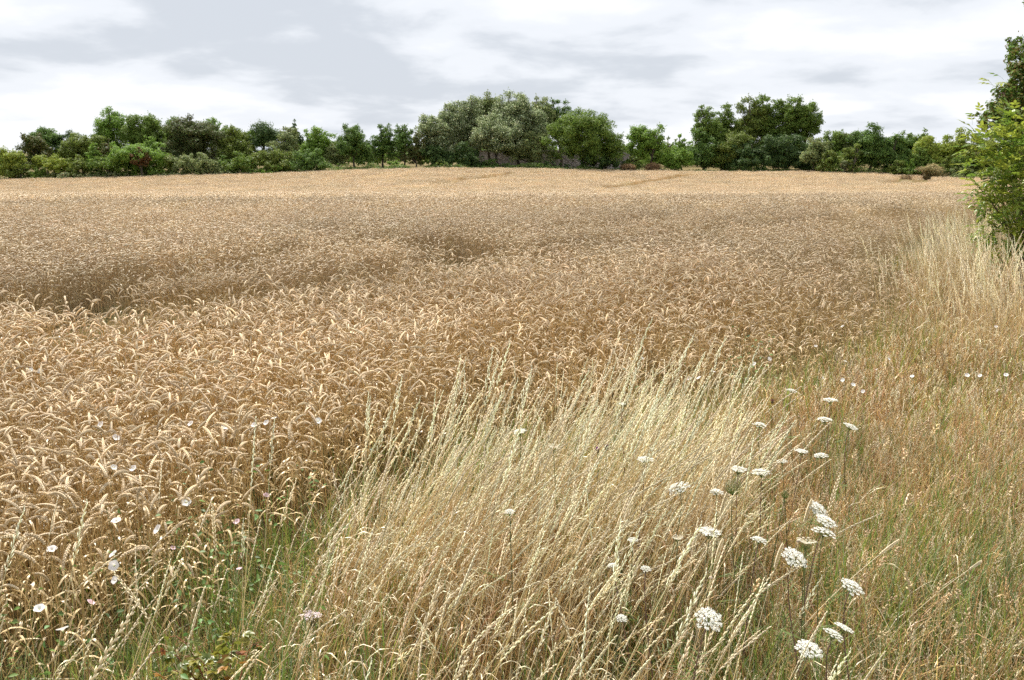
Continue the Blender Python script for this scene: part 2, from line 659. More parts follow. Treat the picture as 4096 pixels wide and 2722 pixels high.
def wheat_plant(level):
    """returns stalk, ear and leaf builders of one plant"""
    az = rng.uniform(0, 2 * math.pi)
    h = rng.uniform(0.50, 0.67)
    lean = rng.uniform(0.02, 0.16) if rng.random() < 0.9 else rng.uniform(0.2, 0.5)
    t_neck = R(rng.uniform(12, 95))
    t_end = t_neck + R(rng.uniform(25, 75))
    ear_l = rng.uniform(0.058, 0.094)
    neck = rng.uniform(0.08, 0.13)
    stalk, ear, leaf, leaves = MB(), MB(), MB(), []
    cs, ce = jitter(C_STEM, 0.14 if level < 3 else 0.05), jitter(C_EAR, 0.11 if level < 3 else 0.05)
    if level > 0:
        cs = cs * 0.4 + ce * 0.6
    if level == 0:
        P, k = bent_path(h, lean, az, t_neck, t_end, neck, ear_l, 5, 4, 9)
        tube(stalk, P[:k + 1], np.linspace(0.0019, 0.0012, k + 1), cs, 4)
        E = P[k:]
        T = unit(np.gradient(E, axis=0))
        S = np.array([-math.sin(az), math.cos(az), 0])
        tw = rng.uniform(0, math.pi)
        for i in range(len(E)):
            B = unit(S * math.cos(tw) + np.cross(T[i], S) * math.sin(tw))
            w = 0.75 + 0.35 * math.sin(math.pi * min(1, (i + 1.2) / len(E)))
            for sd in (1, -1):
                p = E[i] + (T[i] * 0.005 if sd > 0 else 0)
                grain(ear, p, T[i] * 1 + B * sd * 0.42, 0.0165 * w, 0.0045 * w, 0.0040 * w, jitter(ce, 0.08), np.cross(T[i], B))
            q = np.cross(T[i], B)
            for sd in (1, -1):
                grain(ear, E[i], T[i] + q * sd * 0.35, 0.0145 * w, 0.0040 * w, 0.0035 * w, jitter(ce, 0.08), B)
        grain(ear, E[-1], T[-1], 0.018, 0.003, 0.003, ce, S)
        for _ in range(rng.integers(1, 4)):
            a2 = rng.uniform(0, 2 * math.pi)
            z0 = rng.uniform(0.12, h * 0.85)
            L = rng.uniform(0.12, 0.24)
            i0 = np.interp(z0, P[:6, 2], P[:6, 0]), np.interp(z0, P[:6, 2], P[:6, 1])
            tt = np.linspace(0, 1, 6)
            droop = rng.uniform(0.5, 1.6)
            path = np.stack([i0[0] + np.cos(a2) * L * 0.7 * tt, i0[1] + np.sin(a2) * L * 0.7 * tt, z0 + L * (0.7 * tt - droop * tt ** 2)], 1)
            path[:, 2] = np.maximum(path[:, 2], 0.01)
            leaf = MB()
            leaves.append(leaf)
            strip(leaf, path, 0.0045 * np.sin(np.pi * (0.12 + 0.88 * tt)) + 0.0004, jitter(C_DRYLEAF, 0.2))
    elif level == 1:
        P, k = bent_path(h, lean, az, t_neck, t_end, neck, ear_l, 2, 3, 4)
        tube(stalk, P[:k + 1], np.full(k + 1, 0.0018), cs, 3, cap=False)
        E = P[k:]
        tube(ear, np.concatenate([E[:1], E[:-1] * 0.5 + E[1:] * 0.5, E[-1:]]), [0.003, 0.0080, 0.0062, 0.0080, 0.0066, 0.001], ce, 4)
        if rng.random() < 0.6:
            a2 = rng.uniform(0, 2 * math.pi)
            z0 = rng.uniform(0.25, h * 0.85)
            tt = np.linspace(0, 1, 4)
            L = rng.uniform(0.1, 0.2)
            strip(leaf, np.stack([np.cos(a2) * L * tt, np.sin(a2) * L * tt, z0 + L * (0.6 * tt - 1.1 * tt ** 2)], 1), [0.003, 0.0045, 0.004, 0.0005], jitter(C_DRYLEAF, 0.2))
    else:
        P, k = bent_path(h, lean, az, t_neck, t_end, neck, ear_l, 1, 2, 3)
        a = rng.uniform(0, math.pi)
        strip(stalk, P[:k + 1], np.full(k + 1, 0.003 if level == 2 else 0.006), cs, side=(math.cos(a), math.sin(a), 0))
        tube(ear, P[k:], np.array([0.006, 0.0095, 0.009, 0.003]) * (1.2 if level == 2 else 1.5), ce, 3, cap=False)
    return [stalk, ear] + (leaves or [leaf])


def build_wheat():
    # tractor tracks through the crop (metres)
    track_a = [(-9, 5.5), (-5.27, 9.6), (-4.6, 11.4), (-3.1, 14.0), (-0.6, 17.0), (3, 21), (9.9, 28.3), (30, 49), (60, 82)]
    track_b = [(-3.75, 8.55), (-3.2, 9.3), (-2.0, 11.0), (-0.6, 13.0), (2.3, 16.0), (8, 22), (18, 32), (42, 57)]

    def far_line(pts):
        return [tuple(on_height(px, py, 0.55)[:2]) for px, py in pts]
    far_tracks = [far_line([(1690, 738), (1850, 717), (2045, 692)]), far_line([(1730, 742), (1900, 718), (2060, 697)]),
                  far_line([(2390, 756), (2560, 730), (2720, 701)]), far_line([(2430, 757), (2590, 732), (2760, 702)]),
                  far_line([(-100, 762), (300, 762), (560, 750), (800, 732), (1100, 712)]),
                  far_line([(2300, 692), (2480, 693)])]
    hollow = tuple(on_height(1790, 985, 0.6)[:2])
    lodged = far_line([(3530, 735), (3600, 722), (3640, 708)]), far_line([(3660, 735), (3700, 715), (3740, 700)]), far_line([(3685, 752), (3735, 752)])

    def keep(x, y):
        d = edge_dist(x, y)
        ok = (d > 0.0)
        # thins out towards the right hand edge
        thin = np.clip(d / np.where(x > -0.5, 2.8, 0.8), 0, 1)
        ok &= rng.random(len(x)) < 0.08 + 0.92 * thin
        wa = 0.30 + 0.0 * x
        ok &= line_dist(x, y, track_a) > np.interp(y, [9.4, 10.6, 12, 15, 20, 40], [1.05, 0.82, 0.66, 0.62, 0.66, 0.75])
        ok &= line_dist(x, y, track_b) > np.interp(y, [8.5, 9.2, 10, 15, 20, 40], [0.9, 0.75, 0.66, 0.60, 0.62, 0.7])
        # end of the tracks, where the drill turned on the headland
        ok &= ~((np.hypot(x + 3.62, y - 8.35) < 0.33))
        hx, hy = hollow
        ok &= ~(np.hypot((x - hx) / 1.3, y - hy) < 0.75)
        far = y > 60
        for tr in far_tracks:
            ok &= ~(far & (line_dist(x, y, tr) < 0.85))
        for tr in lodged:
            ok &= ~(far & (line_dist(x, y, tr) < 1.3) & (rng.random(len(x)) < 0.9))
        return ok

    def points(y0, y1, cell, jit=0.5):
        hw = 0.64 * y1 + 1
        xs = np.arange(-hw, hw, cell)
        ys = np.arange(y0, y1, cell)
        X, Y = np.meshgrid(xs, ys)
        X = (X + rng.uniform(-jit, jit, X.shape) * cell).ravel()
        Y = (Y + rng.uniform(-jit, jit, Y.shape) * cell).ravel()
        k = in_view(X, Y) & (Y < 167)
        X, Y = X[k], Y[k]
        k = keep(X, Y)
        return X[k], Y[k]

    def place(name, coll, nv, x, y, label, s0=0.9, s1=1.08):
        n = len(x)
        P = np.stack([x, y, ground_z(x, y)], 1)
        tilt = rng.normal(0, 0.05, (n, 2))
        rot = np.concatenate([tilt, rng.uniform(0, 2 * math.pi, (n, 1))], 1)
        hgt = (0.93 + 0.14 * vnoise(x, y, 2.6, 1)) * rng.uniform(s0, s1, n)
        hgt *= np.where(x > -0.6, 0.74 + 0.26 * np.clip(edge_dist(x, y) / 1.8, 0, 1), 1.0)
        if name == 'wheat_crop':
            hgt *= rng.uniform(0.9, 1.06, n)
        scl = np.stack([hgt, hgt, hgt], 1)
        tv = 0.22 * (vnoise(x, y, 3.5, 2) - 0.5) + 0.12 * (vnoise(x, y, 0.7, 3) - 0.5) + rng.normal(0, 0.07, n)
        hv = rng.normal(0, 0.004, n)
        scatter(name, coll, nv, P, rot, scl, tv, hv, label, 'wheat')

    # near: plant by plant; the 300 that show largest are things of their own
    parts = [wheat_plant(0) for _ in range(26)]
    meshes = []
    for pl_ in parts:
        b = MB()
        for q in pl_:
            b.merge(q)
        meshes.append(b.mesh('wheat_near', M_STRAW))
    x, y = points(1.9, 11.0, 0.046)
    dist = np.hypot(x, y)
    # largest in the picture: near ones that are inside the frame
    pyv = np.array([(1361 - 0) for _ in x], float)
    sinp, cosp = math.sin(PITCH), math.cos(PITCH)
    zz = 0.7 - CAM_H
    depth = y * cosp - zz * sinp
    u = x / depth * FPX + 2048
    v = 1361 - (y * sinp + zz * cosp) / depth * FPX
    frame = (u > 10) & (u < 4080) & (v < 2700)
    order = np.argsort(np.where(frame, dist, 1e9))
    ind = order[:300]
    rest = np.setdiff1d(np.arange(len(x)), ind)
    pm = [[q.mesh(nm, M_STRAW) for nm, q in zip(('stalk', 'ear', 'leaf', 'leaf', 'leaf'), pl_)] for pl_ in parts]
    for i in ind:
        e = link('wheat_plant', None, None, (x[i], y[i], float(ground_z(x[i], y[i]))))
        e.rotation_euler = (rng.normal(0, 0.06), rng.normal(0, 0.06), rng.uniform(0, 6.28))
        sc_ = rng.uniform(0.86, 1.08)
        e.scale = (sc_, sc_, sc_)
        tag(e, 'ripe wheat plant with bent ear in the front rows at the left', 'wheat', 'wheat plants in the front rows')
        for nm, me in zip(('stalk', 'ear', 'leaf', 'leaf', 'leaf'), pm[rng.integers(0, len(pm))]):
            link(nm, me, e)
    place('wheat_crop', proto_collection('wheat_near_kind', meshes), len(meshes), x[rest], y[rest],
          'ripe golden wheat standing in the near part of the field')

    def clumps(level, count, half, nvar, name):
        ms = []
        for _ in range(nvar):
            b = MB()
            for _ in range(count):
                off = (rng.uniform(-half, half), rng.uniform(-half, half), 0)
                sc_ = rng.uniform(0.86, 1.1)
                for q in wheat_plant(level):
                    if q.n:
                        b.merge(q, off, rng.uniform(0, 6.28), sc_)
            ms.append(b.mesh(name, M_STRAW))
        return proto_collection(name, ms)
    x, y = points(11.0, 24, 0.2)
    place('wheat_crop', clumps(1, 17, 0.13, 12, 'wheat_middle_kind'), 12, x, y, 'ripe wheat standing in the middle of the field')
    x, y = points(24, 75, 0.6)
    place('wheat_crop', clumps(2, 100, 0.36, 8, 'wheat_far_kind'), 8, x, y, 'ripe wheat in the hollow of the field')
    x, y = points(75, 167, 1.15)
    place('wheat_crop', clumps(3, 210, 0.68, 6, 'wheat_distant_kind'), 6, x, y, 'pale ripe wheat on the far slope below the trees')


build_wheat()


# ------------------------------------------------------------------ trees and hedges
GREEN = {
    'mid': [(0.131, 0.205, 0.036), (0.176, 0.255, 0.045)],
    'dark': [(0.096, 0.171, 0.037), (0.144, 0.233, 0.047)],
    'deep': [(0.062, 0.116, 0.034), (0.096, 0.154, 0.040)],
    'olive': [(0.144, 0.199, 0.036), (0.192, 0.241, 0.047)],
    'light': [(0.162, 0.275, 0.039), (0.216, 0.336, 0.056)],
    'yellow': [(0.223, 0.297, 0.040), (0.312, 0.357, 0.057)],
    'grey': [(0.176, 0.230, 0.079), (0.278, 0.315, 0.122)],
    'silver': [(0.148, 0.194, 0.077), (0.260, 0.310, 0.147), (0.588, 0.656, 0.408)],
    'copper': [(0.097, 0.092, 0.035), (0.121, 0.144, 0.041), (0.081, 0.131, 0.035)],
    'brown': [(0.129, 0.117, 0.036), (0.099, 0.137, 0.034)],
    'rust': [(0.221, 0.111, 0.045), (0.166, 0.104, 0.043)],
    'pale': [(0.290, 0.299, 0.168), (0.207, 0.247, 0.101), (0.124, 0.169, 0.056)],
    'straw': [(0.497, 0.377, 0.190), (0.359, 0.299, 0.134), (0.221, 0.221, 0.090)],
    'dock': [(0.348, 0.235, 0.123), (0.275, 0.176, 0.090)],
    'elder': [(0.207, 0.297, 0.037), (0.303, 0.353, 0.050), (0.144, 0.241, 0.034)],
    'thorn': [(0.105, 0.184, 0.031), (0.152, 0.232, 0.039), (0.180, 0.146, 0.039)],
}


def leaf_quads(P, Nrm, size, cols, weights=None, aspect=0.62):
    n = len(P)
    T = unit(np.cross(Nrm, rng.normal(size=(n, 3))))
    B = np.cross(Nrm, T)
    L = (size * rng.uniform(0.6, 1.35, n))[:, None]
    W = L * aspect
    fold = Nrm * L * rng.uniform(-0.1, 0.35, n)[:, None]
    V = np.stack([P - T * L, P + B * W + fold * 0.5, P + T * L, P - B * W + fold * 0.5], 1) - 0
    C = np.asarray(cols)[rng.choice(len(cols), n, p=weights)]
    C = np.clip(C * rng.normal(1, 0.17, (n, 1)) * (1 + rng.normal(0, 0.05, (n, 3))), 0.008, 1.2)
    return V, C


def crown_points(c, r, nl, dens, leaf, low=-0.55, lobe=(0.26, 0.42), up=0.45, spiky=0.0, hollow=0.0, sprays=0):
    """leaf positions and normals on the skins of many lobes inside an ellipsoid (centre c, radii r)"""
    P, Nn, lobes = [], [], []
    tries = 0
    while len(lobes) < nl and tries < nl * 30:
        tries += 1
        d = unit(rng.normal(size=3))
        if d[2] < low:
            continue
        u = rng.uniform(0.72 + hollow, 1.04) if rng.random() < 0.72 else rng.uniform(0.0, 0.7)
        s = rng.uniform(*lobe)
        lr = s * min(r) * np.array([rng.uniform(0.95, 1.35), rng.uniform(0.95, 1.35), rng.uniform(0.75, 1.0)])
        lobes.append((c + d * np.maximum(r - lr * 0.85, 0) * u, lr))
    for lc, lr in lobes:
        area = 4 * math.pi * (lr.mean() ** 2)
        n = max(25, int(dens * area / (leaf * leaf * 1.24)))
        d = unit(rng.normal(size=(n, 3)) + np.array([0, 0, 0.28]))
        rad = np.where(rng.random(n) < 0.75, rng.normal(0.95, 0.09, n), rng.uniform(0.3, 0.95, n))
        # finer bumps so the skin is not a ball
        b = 1 + 0.20 * np.sin(d[:, 0] * 7 + lc[0] * 3) * np.sin(d[:, 1] * 6 + lc[1] * 2) + 0.14 * np.sin(d[:, 2] * 9 + lc[2] * 5 + d[:, 0] * 4)
        if spiky:
            k = rng.random(n) < spiky
            rad = np.where(k, rad * rng.uniform(1.0, 1.45, n), rad)
        P.append(lc + d * lr * (rad * b)[:, None])
        Nn.append(unit(d * 0.9 + np.array([0, 0, up]) + rng.normal(0, 0.42, (n, 3))))
    # leafy twigs that break the outline
    for _ in range(sprays):
        lc, lr = lobes[rng.integers(0, len(lobes))]
        d = unit(rng.normal(size=3) * np.array([1, 1, 0.7]) + np.array([0, 0, 0.55]) + 0.6 * unit(lc - c))
        L = rng.uniform(0.5, 1.0) * lr.mean()
        n = max(8, int(dens * 0.75 * L * 0.35 * L / (leaf * leaf)))
        t = rng.random(n)
        w = 0.22 * L * (1 - 0.75 * t)
        P.append(lc + d * lr * 0.85 + (d + np.array([0, 0, 0.25])) * (t * L)[:, None] + rng.normal(0, 1, (n, 3)) * w[:, None])
        Nn.append(unit(d * 0.5 + np.array([0, 0, up]) + rng.normal(0, 0.6, (n, 3))))
    return np.concatenate(P), np.concatenate(Nn), lobes


def crown_multi(c, r, nl, dens, leaf, limbs, **kw):
    P, Nn, lobes = [], [], []
    a0 = rng.uniform(0, 6.28)
    for k in range(limbs):
        a = a0 + 2 * math.pi * k / limbs + rng.normal(0, 0.25)
        f = rng.uniform(0.52, 0.74)
        zz = rng.uniform(-0.42, 0.36)
        off = np.array([math.cos(a) * r[0] * (1 - f) * 1.02, math.sin(a) * r[1] * (1 - f), r[2] * zz])
        rr = r * np.array([f, f, rng.uniform(0.5, 0.66)])
        p, n_, l_ = crown_points(c + off, rr, max(10, int(nl / limbs * 1.7)), dens, leaf, **kw)
        P.append(p)
        Nn.append(n_)
        lobes += l_
    # the leader reaches the top
    f = rng.uniform(0.55, 0.7)
    p, n_, l_ = crown_points(c + np.array([rng.normal(0, 0.18) * r[0], 0, r[2] * 0.38]), r * np.array([f, f, 0.62]), max(10, int(nl / limbs * 1.5)), dens, leaf, **kw)
    return np.concatenate(P + [p]), np.concatenate(Nn + [n_]), l_ + lobes


BARK = np.array((0.10, 0.085, 0.065))


def woody(name, parent, base, targets, r0, colr=BARK, split=0.35, sides=6, minr=0.03):
    """tapered trunk with limbs that run to the lobes"""
    mb = MB()
    targets = np.asarray(targets)
    top = targets[np.argmax(targets[:, 2])]
    H = top[2] - base[2]
    n = 7
    t = np.linspace(0, 1, n)
    wob = np.cumsum(rng.normal(0, 0.02 * H, (n, 2)), axis=0)
    P = base + (top - base) * t[:, None]
    P[1:-1, :2] += wob[1:-1]
    rad = r0 * (1 - 0.85 * t) + minr * 0.4
    rad[0] *= 1.35
    tube(mb, P, rad, jitter(colr, 0.1), sides)
    for tg in targets:
        f = np.clip(rng.uniform(split, 0.8), 0, 0.95)
        s = np.array([np.interp(f, t, P[:, i]) for i in range(3)])
        if s[2] > tg[2]:
            f = split * rng.uniform(0.6, 1)
            s = np.array([np.interp(f, t, P[:, i]) for i in range(3)])
        m_ = (s + tg) / 2 + np.array([0, 0, rng.uniform(-0.05, 0.12) * H]) + rng.normal(0, 0.03 * H, 3) * np.array([1, 1, 0.3])
        q = np.linspace(0, 1, 5)[:, None]
        path = s * (1 - q) ** 2 + 2 * m_ * q * (1 - q) + tg * q ** 2
        tube(mb, path, np.linspace(r0 * (1 - f) * 0.6 + minr * 0.5, minr * 0.35, 5), jitter(colr, 0.1), 4)
    return mb.build(name, M_BARK, parent)


def plant_tree(name, label, cat, cx, top, hw, bot, y, style, colour, group=None):
    """cx, top, hw, bot are read off the photograph; y is the distance in metres"""
    C = at_depth(cx, 600, y)
    gz = float(ground_z(C[0], y))
    zt = at_depth(cx, top, y)[2]
    zb = max(at_depth(cx, bot, y)[2], gz)
    rx = 1.28 * hw / FPX * y
    base = np.array([C[0], y, gz])
    e = link(name, None, None, base)
    tag(e, label, cat, group)
    leaf = 0.135
    cols = GREEN[colour]
    wts = None
    kw = {}
    ry = rx * 0.85
    zb = max(zb - {'round': 0.34, 'open': 0.26, 'poplar': 0.12, 'upright': 0.2}.get(style, 0.1) * (zt - zb), gz - 0.1)
    nl = int(np.clip(16 + rx * (zt - zb) * 1.1, 16, 90))
    dens = 0.85
    if style == 'shrub':
        zb = gz - 0.15 * (zt - gz)
        kw = dict(low=-0.5, lobe=(0.18, 0.36), spiky=0.15)
        ry = rx * 0.8
    elif style == 'poplar':
        kw = dict(lobe=(0.18, 0.34), up=0.15, spiky=0.2)
        dens = 0.62
        wts = (0.42, 0.38, 0.20) if len(cols) == 3 else None
        nl = int(nl * 1.4)
    elif style == 'open':
        kw = dict(lobe=(0.18, 0.32), hollow=0.04, spiky=0.1)
        dens = 0.72
        nl = int(nl * 1.1)
    elif style == 'upright':
        kw = dict(lobe=(0.20, 0.32), spiky=0.3)
    elif style == 'round':
        kw = dict(lobe=(0.17, 0.32), spiky=0.12)
    elif style == 'weed':
        kw = dict(low=-0.2, lobe=(0.3, 0.5), spiky=0.4)
        zb = gz - 0.4 * (zt - gz)
        leaf = 0.09
    c = np.array([0, 0, (zt + zb) / 2 - gz])
    r = np.array([rx, ry, (zt - zb) / 2])
    if style == 'conifer':
        P, Nn, lobes = [], [], []
        Hc = zt - zb
        k = 9
        for i in range(k):
            f = i / (k - 1)
            rr = rx * (1 - f) ** 0.8 + 0.12
            zc = zb - gz + Hc * (0.06 + 0.90 * f)
            m_ = max(3, int(7 * (1 - f)))
            for j in range(m_):
                a = rng.uniform(0, 2 * math.pi)
                cc = np.array([math.cos(a) * rr * 0.6, math.sin(a) * rr * 0.6, zc + rng.normal(0, 0.15)])
                p_, n_, _ = crown_points(cc, np.array([rr * 0.55, rr * 0.55, Hc * 0.09]), 2, 0.9, leaf, lobe=(0.5, 0.8), spiky=0.3)
                P.append(p_)
                Nn.append(n_)
                lobes.append((cc, None))
        P, Nn = np.concatenate(P), np.concatenate(Nn)
    elif style == 'pine':
        P, Nn, lobes = crown_points(c, r, 16, 0.9, leaf, low=-0.3, lobe=(0.28, 0.45), spiky=0.25, sprays=14)
    else:
        limbs = int(np.clip(2 + rx * 1.1, 3, 8))
        P, Nn, lobes = crown_multi(c, r, nl, dens, leaf, limbs, sprays=int(nl * 1.8 / limbs) + 3, **kw)
    k = P[:, 2] > 0.03
    P, Nn = P[k], Nn[k]
    V, Cc = leaf_quads(P, Nn, leaf, cols, wts)
    if style == 'poplar':
        pass
    link('crown', fast_quads('crown', V, Cc, M_LEAF), e)
    tg = [l[0] for l in lobes]
    if style in ('shrub', 'weed'):
        tg = tg[:8]
    else:
        tg = tg[:22]
    H = zt - gz
    woody('trunk', e, np.array([0, 0, -0.1]), tg, 0.018 * H + 0.02, split=0.2 if style in ('shrub', 'weed') else 0.34, minr=0.05)
    return e


